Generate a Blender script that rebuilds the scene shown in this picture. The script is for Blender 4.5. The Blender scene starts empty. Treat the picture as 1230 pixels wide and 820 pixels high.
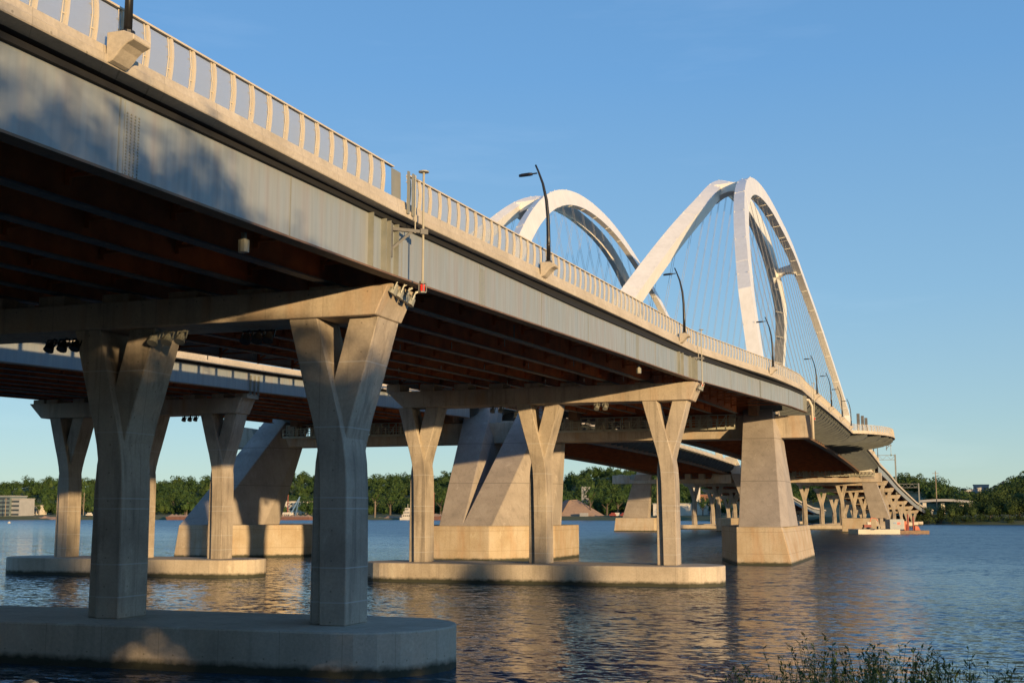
import bpy, bmesh, math, random
import numpy as np
from mathutils import Vector, Matrix
random.seed(7); rng = np.random.default_rng(11)
sc = bpy.context.scene
COL = sc.collection
rad = math.radians

# ------------------------------------------------------------------ camera
cd = bpy.data.cameras.new('camera'); cam = bpy.data.objects.new('camera', cd); COL.objects.link(cam)
cd.sensor_width = 36; cd.lens = 1491.0/1230*36; cd.clip_start = .1; cd.clip_end = 20000
cam.location = (20.234, -41.585, 5.591)
cam.rotation_euler = (math.pi/2+.137, 0, .322)
sc.camera = cam
# ------------------------------------------------------------------ world and sun
SUN_EL, SUN_A = rad(5.4), rad(50)          # elevation; angle from -Y towards +X
w = bpy.data.worlds.new('World'); sc.world = w; w.use_nodes = True
nt = w.node_tree; bg = nt.nodes['Background']
sky = nt.nodes.new('ShaderNodeTexSky'); sky.sky_type = 'NISHITA'; sky.sun_disc = False
sky.sun_elevation = SUN_EL
sd = Vector((math.sin(SUN_A)*math.cos(SUN_EL), -math.cos(SUN_A)*math.cos(SUN_EL), math.sin(SUN_EL)))
sky.sun_rotation = math.atan2(sd.x, sd.y)
sky.altitude = 0; sky.air_density = .6; sky.dust_density = .3; sky.ozone_density = 2.0
tc_ = nt.nodes.new('ShaderNodeTexCoord'); sx_ = nt.nodes.new('ShaderNodeSeparateXYZ'); nt.links.new(tc_.outputs['Generated'], sx_.inputs[0])
gr = nt.nodes.new('ShaderNodeValToRGB'); nt.links.new(sx_.outputs[2], gr.inputs[0]); e_ = gr.color_ramp.elements
for k, (p, c) in enumerate(((0., (.50, .60, .50)), (.07, (.38, .55, .57)), (.17, (.27, .49, .67)), (.34, (.16, .39, .72)), (.6, (.10, .28, .60)), (1., (.06, .18, .45)))):
    if k > 1: e_.new(p)
    e_[k].position = p; e_[k].color = (*c, 1)
sc1 = nt.nodes.new('ShaderNodeVectorMath'); sc1.operation = 'SCALE'; sc1.inputs[3].default_value = 5.8; nt.links.new(gr.outputs[0], sc1.inputs[0])
mp_ = nt.nodes.new('ShaderNodeMapping'); mp_.inputs['Scale'].default_value = (2.2, 2.2, 14); mp_.inputs['Rotation'].default_value = (.15, .1, 0); nt.links.new(tc_.outputs['Generated'], mp_.inputs[0])
no_ = nt.nodes.new('ShaderNodeTexNoise'); no_.inputs['Scale'].default_value = 1.6; no_.inputs['Detail'].default_value = 7; no_.inputs['Roughness'].default_value = .6; nt.links.new(mp_.outputs[0], no_.inputs['Vector'])
wr_ = nt.nodes.new('ShaderNodeValToRGB'); nt.links.new(no_.outputs['Fac'], wr_.inputs[0]); wr_.color_ramp.elements[0].position = .56; wr_.color_ramp.elements[0].color = (0, 0, 0, 1); wr_.color_ramp.elements[1].position = .80; wr_.color_ramp.elements[1].color = (.35, .33, .3, 1)
ws_ = nt.nodes.new('ShaderNodeVectorMath'); ws_.operation = 'ADD'; nt.links.new(sc1.outputs[0], ws_.inputs[0]); nt.links.new(wr_.outputs[0], ws_.inputs[1])
mx_ = nt.nodes.new('ShaderNodeMix'); mx_.data_type = 'RGBA'; mx_.inputs[0].default_value = .68
nt.links.new(sky.outputs[0], mx_.inputs[6]); nt.links.new(ws_.outputs[0], mx_.inputs[7])
nt.links.new(mx_.outputs[2], bg.inputs[0]); bg.inputs[1].default_value = 0.15
sl = bpy.data.lights.new('sun', 'SUN'); sl.energy = 5.0; sl.angle = rad(.6); sl.color = (1.0, .68, .34)
so = bpy.data.objects.new('sun', sl); COL.objects.link(so)
so.rotation_euler = sd.to_track_quat('Z', 'Y').to_euler(); so.location = (60, -80, 60)
vs = sc.view_settings; vs.view_transform = 'Standard'; vs.look = 'None'; vs.exposure = 0.36; vs.gamma = 1.0

# ------------------------------------------------------------------ materials
class NB:
    def __init__(s, m): s.t = m.node_tree; s.bsdf = s.t.nodes['Principled BSDF']
    def n(s, ty, **k):
        o = s.t.nodes.new(ty)
        for a, b in k.items(): setattr(o, a, b)
        return o
    def l(s, a, b): s.t.links.new(a, b)
    def coord(s, scale=(1, 1, 1), obj=False):
        g = s.n('ShaderNodeNewGeometry'); mp = s.n('ShaderNodeMapping'); mp.inputs['Scale'].default_value = scale
        if obj:
            tc = s.n('ShaderNodeTexCoord'); s.l(tc.outputs['Object'], mp.inputs[0])
        else: s.l(g.outputs['Position'], mp.inputs[0])
        return mp.outputs[0]
    def noise(s, vec, sc_, det=4, rough=.55):
        o = s.n('ShaderNodeTexNoise'); o.inputs['Scale'].default_value = sc_; o.inputs['Detail'].default_value = det
        o.inputs['Roughness'].default_value = rough; s.l(vec, o.inputs['Vector']); return o.outputs['Fac']
    def ramp(s, f, stops):
        o = s.n('ShaderNodeValToRGB'); e = o.color_ramp.elements
        while len(e) < len(stops): e.new(.5)
        for i, (p, c) in enumerate(stops): e[i].position = p; e[i].color = (*c, 1) if len(c) == 3 else c
        s.l(f, o.inputs[0]); return o.outputs[0]
    def mix(s, a, b, f, mode='MIX'):
        o = s.n('ShaderNodeMix', data_type='RGBA', blend_type=mode)
        for i, v in ((0, f), (6, a), (7, b)):
            if isinstance(v, (int, float)): o.inputs[i].default_value = v
            elif isinstance(v, tuple): o.inputs[i].default_value = (*v, 1)
            else: s.l(v, o.inputs[i])
        return o.outputs[2]
    def math(s, op, a, b=0.0, c=None):
        o = s.n('ShaderNodeMath', operation=op)
        for i, v in enumerate((a, b) if c is None else (a, b, c)):
            if isinstance(v, (int, float)): o.inputs[i].default_value = v
            else: s.l(v, o.inputs[i])
        return o.outputs[0]
    def bump(s, h, st, dist=.05):
        o = s.n('ShaderNodeBump'); o.inputs['Strength'].default_value = st; o.inputs['Distance'].default_value = dist
        s.l(h, o.inputs['Height']); s.l(o.outputs[0], s.bsdf.inputs['Normal'])
def mat(name, col=(.5, .5, .5), rough=.6, metal=0.):
    m = bpy.data.materials.new(name); m.use_nodes = True; b = m.node_tree.nodes['Principled BSDF']
    b.inputs['Base Color'].default_value = (*col, 1); b.inputs['Roughness'].default_value = rough; b.inputs['Metallic'].default_value = metal
    return m
def noisy(name, c1, c2, scale=1.5, rough=.6, metal=0., bump=.0, det=5):
    m = mat(name, c1, rough, metal); q = NB(m); v = q.coord()
    q.l(q.ramp(q.noise(v, scale, det), [(.3, c1), (.7, c2)]), q.bsdf.inputs['Base Color'])
    if bump: q.bump(q.noise(v, scale*6, 4), bump)
    return m
def concrete(name, base, dark, light, joints=2.4, stain=.5, rust=.0, tide=False):
    m = mat(name, base, .82); q = NB(m); v = q.coord(); vv = q.coord((1.6, 1.6, .13))
    big = q.noise(v, .35, 5); c = q.ramp(big, [(.28, dark), (.5, base), (.72, light)])
    st = q.noise(vv, 1.3, 6, .6)
    c = q.mix(c, tuple(x*.5 for x in dark), q.math('MULTIPLY', q.ramp(st, [(.52, (0, 0, 0)), (.75, (1, 1, 1))]), stain))
    eff = q.noise(q.coord((.9, .9, .5)), .9, 7, .65)
    c = q.mix(c, tuple(min(.72, x*1.5) for x in light), q.math('MULTIPLY', q.ramp(eff, [(.60, (0, 0, 0)), (.70, (1, 1, 1))]), .35))
    fine = q.noise(v, 9, 6, .7)
    c = q.mix(c, q.ramp(fine, [(.25, (.72, .72, .72)), (.75, (1.15, 1.15, 1.15))]), .8, 'MULTIPLY')
    if rust:
        r = q.noise(q.coord((1.1, 1.1, .22)), .8, 5)
        c = q.mix(c, (.42, .22, .09), q.math('MULTIPLY', q.ramp(r, [(.5, (0, 0, 0)), (.68, (1, 1, 1))]), rust))
    sx = q.n('ShaderNodeSeparateXYZ'); g = q.n('ShaderNodeNewGeometry'); q.l(g.outputs['Position'], sx.inputs[0])
    h = q.noise(v, 22, 5, .7)
    fa = q.math('SUBTRACT', q.math('FRACT', q.math('DIVIDE', q.math('ADD', sx.outputs[0], q.math('MULTIPLY', sx.outputs[1], 1.0)), 1.22)), .5)
    fb = q.math('SUBTRACT', q.math('FRACT', q.math('DIVIDE', sx.outputs[2], 1.1)), .5)
    dd = q.math('LESS_THAN', q.math('ADD', q.math('MULTIPLY', fa, fa), q.math('MULTIPLY', fb, fb)), .0009)
    c = q.mix(c, tuple(x*.35 for x in dark), q.math('MULTIPLY', dd, .55))
    vj = q.math('LESS_THAN', q.math('ABSOLUTE', q.math('SUBTRACT', q.math('FRACT', q.math('DIVIDE', q.math('ADD', sx.outputs[0], sx.outputs[1]), 2.44)), .5)), .006)
    c = q.mix(c, tuple(x*.6 for x in dark), q.math('MULTIPLY', vj, .5))
    pit = q.noise(v, 3.2, 8, .8); c = q.mix(c, tuple(x*.55 for x in dark), q.math('MULTIPLY', q.ramp(pit, [(.60, (0, 0, 0)), (.68, (1, 1, 1))]), .4))
    if joints and joints != 2.9:
        fz = q.math('FRACT', q.math('DIVIDE', q.math('ADD', sx.outputs[2], 1.1), joints))
        j = q.math('LESS_THAN', fz, .018)
        c = q.mix(c, tuple(x*.62 for x in dark), q.math('MULTIPLY', j, .75)); h = q.math('SUBTRACT', h, q.math('MULTIPLY', j, 1.2))
    if joints == 2.9:
        acc = None
        for zz in (2.35, 3.6, 5.75, 6.15, 8.75, 11.2):
            d_ = q.math('LESS_THAN', q.math('ABSOLUTE', q.math('SUBTRACT', sx.outputs[2], zz)), .022); acc = d_ if acc is None else q.math('MAXIMUM', acc, d_)
        c = q.mix(c, (.50, .50, .49), q.math('MULTIPLY', acc, .55))
    if tide:
        tz = q.math('ADD', sx.outputs[2], q.math('MULTIPLY', q.math('SUBTRACT', q.noise(v, 2.2, 4), .5), .35))
        c = q.mix((.04, .042, .025), c, q.ramp(tz, [(.22, (0, 0, 0)), (.46, (1, 1, 1))]))
    q.l(c, q.bsdf.inputs['Base Color']); q.bump(h, .35, .02)
    q.l(q.ramp(fine, [(.3, (.7, .7, .7)), (.7, (.92, .92, .92))]), q.bsdf.inputs['Roughness'])
    return m
M = {}
M['conc'] = concrete('pier_concrete', (.40, .345, .275), (.25, .215, .175), (.48, .42, .335), 2.9, .75)
M['cap'] = concrete('cap_concrete', (.45, .385, .30), (.34, .285, .215), (.51, .44, .345), 0, .6, .35)
M['foot'] = concrete('footing_concrete', (.50, .43, .33), (.38, .32, .24), (.56, .49, .39), 0, .4, .0, True)
M['footr'] = concrete('stained_footing_concrete', (.46, .38, .27), (.38, .29, .18), (.52, .45, .35), 2.3, .3, .35, True)
M['leg'] = concrete('leg_concrete', (.36, .32, .28), (.29, .26, .23), (.41, .37, .33), 5.1, .35)
M['parapet'] = concrete('parapet_concrete', (.50, .44, .35), (.42, .37, .29), (.56, .50, .41), 0, .25)
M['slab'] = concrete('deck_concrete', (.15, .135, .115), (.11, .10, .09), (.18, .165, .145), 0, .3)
def blue_steel():
    m = mat('grey_blue_painted_steel', (.4, .44, .45), .42); q = NB(m)
    v = q.coord((1, 1, .05)); s1 = q.noise(v, 1.6, 3, .5); s2 = q.noise(q.coord((1, 1, .09)), 4.5, 2, .5)
    c = q.ramp(s1, [(.34, (.235, .275, .30)), (.52, (.265, .295, .305)), (.70, (.265, .27, .275))])
    c = q.mix(c, q.ramp(s2, [(.38, (.93, .92, .93)), (.62, (1.03, 1.03, 1.03))]), .8, 'MULTIPLY')
    q.l(c, q.bsdf.inputs['Base Color']); q.l(q.ramp(s2, [(.4, (.55, .55, .55)), (.62, (.36, .36, .36))]), q.bsdf.inputs['Roughness'])
    return m
M['blue'] = blue_steel()
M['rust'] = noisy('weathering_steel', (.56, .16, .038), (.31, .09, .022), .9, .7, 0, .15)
M['rustlight'] = noisy('weathering_steel_flange', (.21, .125, .07), (.12, .065, .035), 1.4, .6)
M['galv'] = noisy('galvanised_steel', (.30, .30, .26), (.22, .23, .20), 1.2, .5, .2)
M['greyfl'] = noisy('grey_flange_paint', (.15, .15, .14), (.09, .09, .09), 2, .65)
M['shadefl'] = mat('flange_painted_shade', (.012, .012, .013), .8)  # near-black colour paints in the deep shade below the deck overhang
M['bracket'] = noisy('grey_bracket_paint', (.12, .135, .135), (.085, .095, .10), .8, .55)
M['white'] = None
def white_steel():
    m = mat('cream_white_arch_paint', (.8, .78, .74), .33); q = NB(m); v = q.coord()
    c = q.ramp(q.noise(v, .25, 5), [(.3, (.74, .72, .66)), (.7, (.81, .79, .73))])
    c = q.mix(c, q.ramp(q.noise(q.coord((1, 1, .2)), 1.7, 5), [(.35, (.9, .89, .87)), (.6, (1, 1, 1))]), .7, 'MULTIPLY')
    q.l(c, q.bsdf.inputs['Base Color']); return m
M['white'] = white_steel()
M['post'] = noisy('tan_painted_post', (.60, .53, .41), (.54, .47, .36), 2, .5)
M['black'] = mat('black_lamp_metal', (.02, .02, .022), .35, .3)
M['cable'] = mat('hanger_cable_steel', (.20, .205, .21), .5, .2)
M['red'] = noisy('red_paint', (.32, .06, .04), (.2, .05, .035), 1, .6)
M['bargered'] = noisy('faded_barge_red', (.20, .095, .07), (.14, .07, .05), .5, .8)
M['glassy'] = noisy('tinted_glass_cladding', (.15, .19, .185), (.11, .14, .14), .2, .35)
M['platf'] = noisy('pale_green_grey_platform_steel', (.46, .46, .37), (.38, .38, .30), 1.5, .6)
M['navp'] = noisy('weathered_galvanised_pole', (.40, .37, .28), (.32, .30, .23), 2, .5)
M['soff'] = noisy('grey_green_soffit', (.25, .26, .22), (.20, .21, .18), .5, .6)
M['orange'] = noisy('orange_paint', (.50, .13, .06), (.36, .09, .04), 1, .6)
M['yellow'] = mat('yellow_paint', (.65, .42, .05), .5)
M['redlens'] = mat('red_navigation_lens', (.7, .02, .01), .25)
M['greenlens'] = mat('green_navigation_lens', (.02, .35, .12), .25)
e = M['redlens'].node_tree.nodes['Principled BSDF']; e.inputs['Emission Color'].default_value = (1, .05, .02, 1); e.inputs['Emission Strength'].default_value = .6
M['asphalt'] = noisy('asphalt', (.05, .05, .05), (.07, .07, .065), 1.2, .9)
M['window'] = mat('dark_window_glass', (.04, .05, .06), .12)
M['bwhite'] = noisy('cream_wall', (.62, .57, .48), (.52, .48, .40), .3, .8)
M['bgrey'] = noisy('grey_wall', (.34, .34, .33), (.28, .28, .27), .3, .8)
M['brick'] = noisy('brick_wall', (.30, .14, .09), (.24, .11, .07), 1.0, .85)
M['roof'] = noisy('dark_roof', (.09, .09, .10), (.06, .06, .07), .4, .8)
M['tarp'] = noisy('dark_tarpaulin', (.05, .055, .065), (.035, .04, .05), .8, .5)
M['salt'] = noisy('brown_aggregate', (.36, .24, .16), (.27, .18, .12), .6, .95, 0, .5)
M['wood'] = noisy('weathered_pole_wood', (.32, .25, .17), (.22, .17, .12), 3, .9)
M['greyc'] = noisy('container_grey', (.33, .36, .36), (.27, .30, .30), .7, .6)
M['sign'] = mat('green_road_sign', (.02, .22, .12), .5)
M['cranebl'] = mat('blue_crane_paint', (.15, .25, .38), .5)
def glass():
    m = bpy.data.materials.new('railing_mesh_glass'); m.use_nodes = True; t = m.node_tree; t.nodes.clear()
    o = t.nodes.new('ShaderNodeOutputMaterial'); mx = t.nodes.new('ShaderNodeMixShader'); tr = t.nodes.new('ShaderNodeBsdfTransparent')
    p = t.nodes.new('ShaderNodeBsdfPrincipled'); p.inputs['Base Color'].default_value = (.42, .45, .48, 1); p.inputs['Roughness'].default_value = .35
    g = t.nodes.new('ShaderNodeNewGeometry'); n = t.nodes.new('ShaderNodeTexNoise'); n.inputs['Scale'].default_value = .8
    t.links.new(g.outputs['Position'], n.inputs['Vector'])
    mr = t.nodes.new('ShaderNodeMapRange'); mr.inputs[3].default_value = .38; mr.inputs[4].default_value = .54
    t.links.new(n.outputs['Fac'], mr.inputs[0]); t.links.new(mr.outputs[0], mx.inputs[0])
    t.links.new(tr.outputs[0], mx.inputs[1]); t.links.new(p.outputs[0], mx.inputs[2]); t.links.new(mx.outputs[0], o.inputs[0])
    return m
M['glass'] = glass()
def foliage(name, a, b, c_):
    m = mat(name, a, .75); q = NB(m); v = q.coord()
    col = q.ramp(q.noise(v, .055, 3), [(.32, a), (.5, b), (.68, c_)])
    f = q.noise(v, .9, 3)
    col = q.mix(col, q.ramp(f, [(.3, (.72, .76, .7)), (.7, (1.25, 1.2, 1.05))]), .8, 'MULTIPLY')
    q.l(col, q.bsdf.inputs['Base Color']); q.bsdf.inputs['Specular IOR Level'].default_value = .2
    return m
M['leaf'] = foliage('forest_leaves', (.022, .050, .013), (.034, .066, .016), (.052, .080, .020))
M['leaf2'] = foliage('bush_leaves', (.035, .07, .016), (.05, .09, .02), (.07, .11, .025))
M['leafshade'] = foliage('shadow_toned_shore_leaves', (.022, .042, .012), (.032, .055, .014), (.05, .07, .018))  # greens darkened to paint in the shadow on the right-hand shore trees
M['weed'] = foliage('weed_leaves', (.035, .065, .018), (.045, .08, .02), (.06, .09, .024))
M['trunk'] = noisy('bark', (.11, .085, .06), (.07, .055, .04), 3, .9)
M['ground'] = noisy('grassy_ground', (.06, .085, .025), (.10, .10, .04), .05, .95)
M['bank'] = noisy('muddy_bank', (.11, .09, .06), (.07, .07, .035), .6, .95, 0, .4)
M['rock'] = noisy('pale_rock', (.33, .31, .28), (.22, .21, .19), 2, .9, 0, .4)
def water():
    m = mat('river_water', (.016, .062, .105), .16); q = NB(m)
    q.bsdf.inputs['IOR'].default_value = 1.333
    v1 = q.coord((1, 1, 1)); mp = q.n('ShaderNodeMapping'); q.l(v1, mp.inputs[0])
    mp.inputs['Rotation'].default_value = (0, 0, rad(18)); mp.inputs['Scale'].default_value = (.55, 1, 1)
    v = mp.outputs[0]
    def nv(vec, sc_, det, k):
        o = q.n('ShaderNodeTexNoise'); o.inputs['Scale'].default_value = sc_; o.inputs['Detail'].default_value = det; o.inputs['Roughness'].default_value = .6
        q.l(vec, o.inputs['Vector']); a_ = q.n('ShaderNodeVectorMath', operation='SUBTRACT'); q.l(o.outputs['Color'], a_.inputs[0]); a_.inputs[1].default_value = (.5, .5, .5)
        b_ = q.n('ShaderNodeVectorMath', operation='SCALE'); q.l(a_.outputs[0], b_.inputs[0]); b_.inputs[3].default_value = k; return b_.outputs[0]
    ad = lambda x, y: (lambda o: (q.l(x, o.inputs[0]), q.l(y, o.inputs[1]), o.outputs[0])[2])(q.n('ShaderNodeVectorMath', operation='ADD'))
    w1 = ad(nv(v, 1.15, 2, .5), nv(v, 3.8, 3, .8)); amp = q.n('ShaderNodeMapRange'); q.l(q.noise(v, .045, 3, .5), amp.inputs[0])
    for k_, x_ in ((1, .35), (2, .65), (3, .55), (4, 1.4)): amp.inputs[k_].default_value = x_
    sxw = q.n('ShaderNodeSeparateXYZ'); gw = q.n('ShaderNodeNewGeometry'); q.l(gw.outputs['Position'], sxw.inputs[0])
    ow = q.n('ShaderNodeMapRange'); ow.inputs[1].default_value = 15; ow.inputs[2].default_value = 120; ow.inputs[3].default_value = 1.0; ow.inputs[4].default_value = 2.1
    q.l(q.math('ADD', sxw.outputs[1], q.math('MULTIPLY', sxw.outputs[0], .9)), ow.inputs[0])
    sc2 = q.n('ShaderNodeVectorMath', operation='SCALE'); q.l(w1, sc2.inputs[0]); q.l(q.math('MULTIPLY', amp.outputs[0], ow.outputs[0]), sc2.inputs[3])
    fl = q.n('ShaderNodeVectorMath', operation='MULTIPLY'); q.l(sc2.outputs[0], fl.inputs[0]); fl.inputs[1].default_value = (1, 1, 0)
    up = q.n('ShaderNodeVectorMath', operation='ADD'); q.l(fl.outputs[0], up.inputs[0]); up.inputs[1].default_value = (0, 0, 1)
    nn_ = q.n('ShaderNodeVectorMath', operation='NORMALIZE'); q.l(up.outputs[0], nn_.inputs[0]); q.l(nn_.outputs[0], q.bsdf.inputs['Normal'])
    sx = q.n('ShaderNodeSeparateXYZ'); g = q.n('ShaderNodeNewGeometry'); q.l(g.outputs['Position'], sx.inputs[0])
    open_ = q.n('ShaderNodeMapRange'); open_.inputs[1].default_value = 20; open_.inputs[2].default_value = 170; open_.inputs[3].default_value = .06; open_.inputs[4].default_value = .30
    q.l(q.math('ADD', sx.outputs[1], q.math('MULTIPLY', sx.outputs[0], .9)), open_.inputs[0]); q.l(open_.outputs[0], q.bsdf.inputs['Roughness'])
    return m
M['water'] = water()

# ------------------------------------------------------------------ mesh helpers
class MB:
    def __init__(s): s.v = []; s.f = []
    def add(s, vs, fs):
        o = len(s.v); s.v += [tuple(map(float, x)) for x in vs]; s.f += [tuple(i+o for i in f) for f in fs]; return s
    def box(s, a, b):
        x0, y0, z0 = [min(a[i], b[i]) for i in range(3)]; x1, y1, z1 = [max(a[i], b[i]) for i in range(3)]
        return s.add([(x0,y0,z0),(x1,y0,z0),(x1,y1,z0),(x0,y1,z0),(x0,y0,z1),(x1,y0,z1),(x1,y1,z1),(x0,y1,z1)],
                     [(3,2,1,0),(4,5,6,7),(0,1,5,4),(1,2,6,5),(2,3,7,6),(3,0,4,7)])
    def sections(s, rings, cap=True, closed=True):
        n = len(rings[0]); vs = [p for r in rings for p in r]; fs = []
        for i in range(len(rings)-1):
            for j in range(n if closed else n-1):
                k = (j+1) % n; fs.append((i*n+j, i*n+k, (i+1)*n+k, (i+1)*n+j))
        if cap and closed: fs += [tuple(range(n))[::-1], tuple((len(rings)-1)*n+j for j in range(n))]
        return s.add(vs, fs)
    def bar(s, p, q, w=.1, h=None, up=(0, 0, 1)):
        h = w if h is None else h; p = Vector(p); q = Vector(q); d = (q-p).normalized(); up = Vector(up)
        if abs(d.dot(up)) > .98: up = Vector((0, 1, 0))
        a = d.cross(up).normalized(); b = a.cross(d)
        R = lambda c: [c+a*(w/2*i)+b*(h/2*j) for i, j in ((-1,-1),(1,-1),(1,1),(-1,1))]
        return s.sections([R(p), R(q)])
    def tube(s, pts, r, n=6):
        if not hasattr(r, '__len__'): r = [r]*len(pts)
        pts = [Vector(p) for p in pts]; rings = []
        for i, p in enumerate(pts):
            d = (pts[min(i+1, len(pts)-1)]-pts[max(i-1, 0)]).normalized()
            u = Vector((1, 0, 0)) if abs(d.x) < .9 else Vector((0, 1, 0))
            a = d.cross(u).normalized(); b = d.cross(a)
            rings.append([p+(a*math.cos(6.2832*k/n)+b*math.sin(6.2832*k/n))*r[i] for k in range(n)])
        return s.sections(rings)
    def mesh(s, name, m, bevel=0, smooth=False):
        me = bpy.data.meshes.new(name); me.from_pydata(s.v, [], s.f); me.materials.append(m)
        bm = bmesh.new(); bm.from_mesh(me)
        bmesh.ops.recalc_face_normals(bm, faces=bm.faces)
        if bevel:
            es = [e for e in bm.edges if len(e.link_faces) == 2 and e.calc_face_angle(0) > .5]
            bmesh.ops.bevel(bm, geom=es, offset=bevel, segments=1, affect='EDGES')
        bm.to_mesh(me); bm.free()
        if smooth:
            for p in me.polygons: p.use_smooth = True
        return me
    def build(s, name, m, parent=None, loc=(0, 0, 0), bevel=0, smooth=False, kind=None):
        return link(name, s.mesh(name, m, bevel, smooth), parent, loc, kind)
def link(name, me, parent=None, loc=(0, 0, 0), kind=None):
    o = bpy.data.objects.new(name, me); COL.objects.link(o); o.location = loc
    if parent: o.parent = parent
    if kind: o['kind'] = kind
    return o
def thing(name, label, cat, loc=(0, 0, 0), group=None, rz=0):
    o = bpy.data.objects.new(name, None); COL.objects.link(o); o.location = loc; o.rotation_euler.z = rz
    o.empty_display_size = .3
    o['label'] = label; o['category'] = cat
    if group: o['group'] = group
    return o
def tag(o, label, cat, group=None):
    o['label'] = label; o['category'] = cat
    if group: o['group'] = group
    return o
def copy_tree(o, parent=None, **kw):
    c = o.copy(); COL.objects.link(c)
    if parent: c.parent = parent
    for ch in list(o.children): copy_tree(ch, c)
    return c
def poly_prism(mb, poly, z0, z1):
    return mb.sections([[(x, y, z0) for x, y in poly], [(x, y, z1) for x, y in poly]])
def interp(tab, s):
    return float(np.interp(s, [a for a, b in tab], [b for a, b in tab]))

# ------------------------------------------------------------------ bridge alignment (X across, Y along, Z up; water at 0)
def interp(tab, s):
    return float(np.interp(s, [a for a, b in tab], [b for a, b in tab]))
def zf(s):                                       # underside of the deck edge
    if s < 0: return 16.35+.030*s
    if s > 400: return max(6.5, interp([(400, 17.94), (450, 15.6), (500, 12.9), (560, 9.9), (620, 7.6), (700, 6.5)], s))
    u = abs(s-224.5); return 16.35+.019*224.5-.019/224.5*u*u
def smooth_tab(tab, s):
    xs = [a for a, b in tab]
    if s <= xs[0]: return tab[0][1]
    if s >= xs[-1]: return tab[-1][1]
    i = max(k for k in range(len(xs)) if xs[k] <= s)
    u = (s-xs[i])/(xs[i+1]-xs[i]); u = u*u*(3-2*u) if abs(tab[i+1][1]-tab[i][1]) > 1.5 else u
    return tab[i][1]+(tab[i+1][1]-tab[i][1])*u
TF = [(-70, 2.62), (-15, 2.5), (0, 2.42), (12, 2.5), (40, 2.85), (56, 3.1), (65, 4.0), (74, 4.95), (83, 6.0), (95, 6.75), (101, 7.1), (117, 6.9), (345, 6.9), (400, 8.0), (450, 9.4), (500, 11.8), (560, 14.6), (640, 19.0), (720, 23.5)]
TW = [(-70, 1.8), (0, 1.85), (15, 2.0), (25, 2.17), (47, 2.52), (56, 2.8), (77, 4.5), (95, 6.2), (107.5, 6.85)]
def tf_near(s): return interp(TF, s)
def tw_near(s): return interp(TW, s)
NF, FN, FF = -24.6, -36.4, -61.6                 # inner edge of near deck, near and far edges of far deck (approaches)
def tf_inner(s):   # near deck, inner side
    return interp([(-70, NF), (60, NF), (104, -26.8), (345, -26.8), (400, -21), (560, -14), (720, -5)], s)
def tf_far1(s): return interp([(-70, FN), (60, FN), (104, -34.4), (345, -34.4), (390, FN), (720, FN)], s)
def tf_far2(s): return interp([(-70, FF), (60, FF), (104, -64.5), (345, -64.5), (390, FF), (720, FF)], s)

def stations(a, b, step):
    n = max(1, int(round((b-a)/step))); return [a+(b-a)*i/n for i in range(n+1)]
def strip(mb, ss, sec):                          # sec(s) -> ring of (t, z)
    mb.sections([[(t, s, z) for t, z in sec(s)] for s in ss]); return mb
def girder(parent, name, ss, tw, ztop, zbot, m_web, m_fl, fw=.5, topw=.45, side=1):
    zt = ztop if callable(ztop) else (lambda s: ztop)
    a = MB(); strip(a, ss, lambda s: [(tw(s)-.02, zf(s)+zt(s)), (tw(s)+.02, zf(s)+zt(s)), (tw(s)+.02, zf(s)+zbot), (tw(s)-.02, zf(s)+zbot)])
    g = a.build(name, m_web, parent)
    b = MB(); strip(b, ss, lambda s: [(tw(s)-fw/2, zf(s)+zbot-.003), (tw(s)+fw/2, zf(s)+zbot-.003), (tw(s)+fw/2, zf(s)+zbot-.07), (tw(s)-fw/2, zf(s)+zbot-.07)])
    b.build('bottom_flange', m_fl, g)
    b = MB(); strip(b, ss, lambda s: [(tw(s)-topw/2, zf(s)+zt(s)+.003), (tw(s)+topw/2, zf(s)+zt(s)+.003), (tw(s)+topw/2, zf(s)+max(zt(s)+.05, -.004)), (tw(s)-topw/2, zf(s)+max(zt(s)+.05, -.004))])
    b.build('top_flange', M['greyfl'] if m_web is M['rust'] else M['shadefl'], g)
    return g
def po(s): return interp([(-30, .18), (-14, .13), (2, 0)], s)
def parapet(parent, ss, tf, sg=1, hi=.62, name='parapet'):
    a = MB(); strip(a, ss, lambda s: [(tf(s)-sg*.02, zf(s)+po(s)), (tf(s), zf(s)+po(s)+.03), (tf(s), zf(s)+po(s)*.6+.27), (tf(s)-sg*.07, zf(s)+po(s)*.6+.32), (tf(s)-sg*.12, zf(s)+hi), (tf(s)-sg*.40, zf(s)+hi), (tf(s)-sg*.44, zf(s)+po(s)*.5+.015)])
    return a.build(name, M['parapet'], parent)
def slab(parent, ss, t1, t2, o=.45):
    a = MB(); strip(a, ss, lambda s: [(t1(s)-o, zf(s)+.02+po(s)*.5), (t1(s)-o, zf(s)+.26), (t2(s)+o, zf(s)+.26), (t2(s)+o, zf(s)+.02+po(s)*.5)])
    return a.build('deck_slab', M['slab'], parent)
def cross_frames(parent, svals, ts, zt, zb):
    for s in svals:
        a = MB(); z = zf(s)
        for t0, t1 in zip(ts(s)[:-1], ts(s)[1:]):
            t0 += .03; t1 -= .03
            a.bar((t0, s, z+zb+.3), (t1, s, z+zb+.3), .12, .10); a.bar((t0, s, z+zt-.3), (t1, s, z+zt-.3), .12, .10)
            a.bar((t0, s, z+zb+.3), ((t0+t1)/2, s, z+zt-.3), .09); a.bar((t1, s, z+zb+.3), ((t0+t1)/2, s, z+zt-.3), .09)
            a.box((t0, s-.05, z+zb+.04), (t0+.16, s+.05, z+zt-.01))
        a.build('cross_frame', M['rust'], parent)
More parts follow.
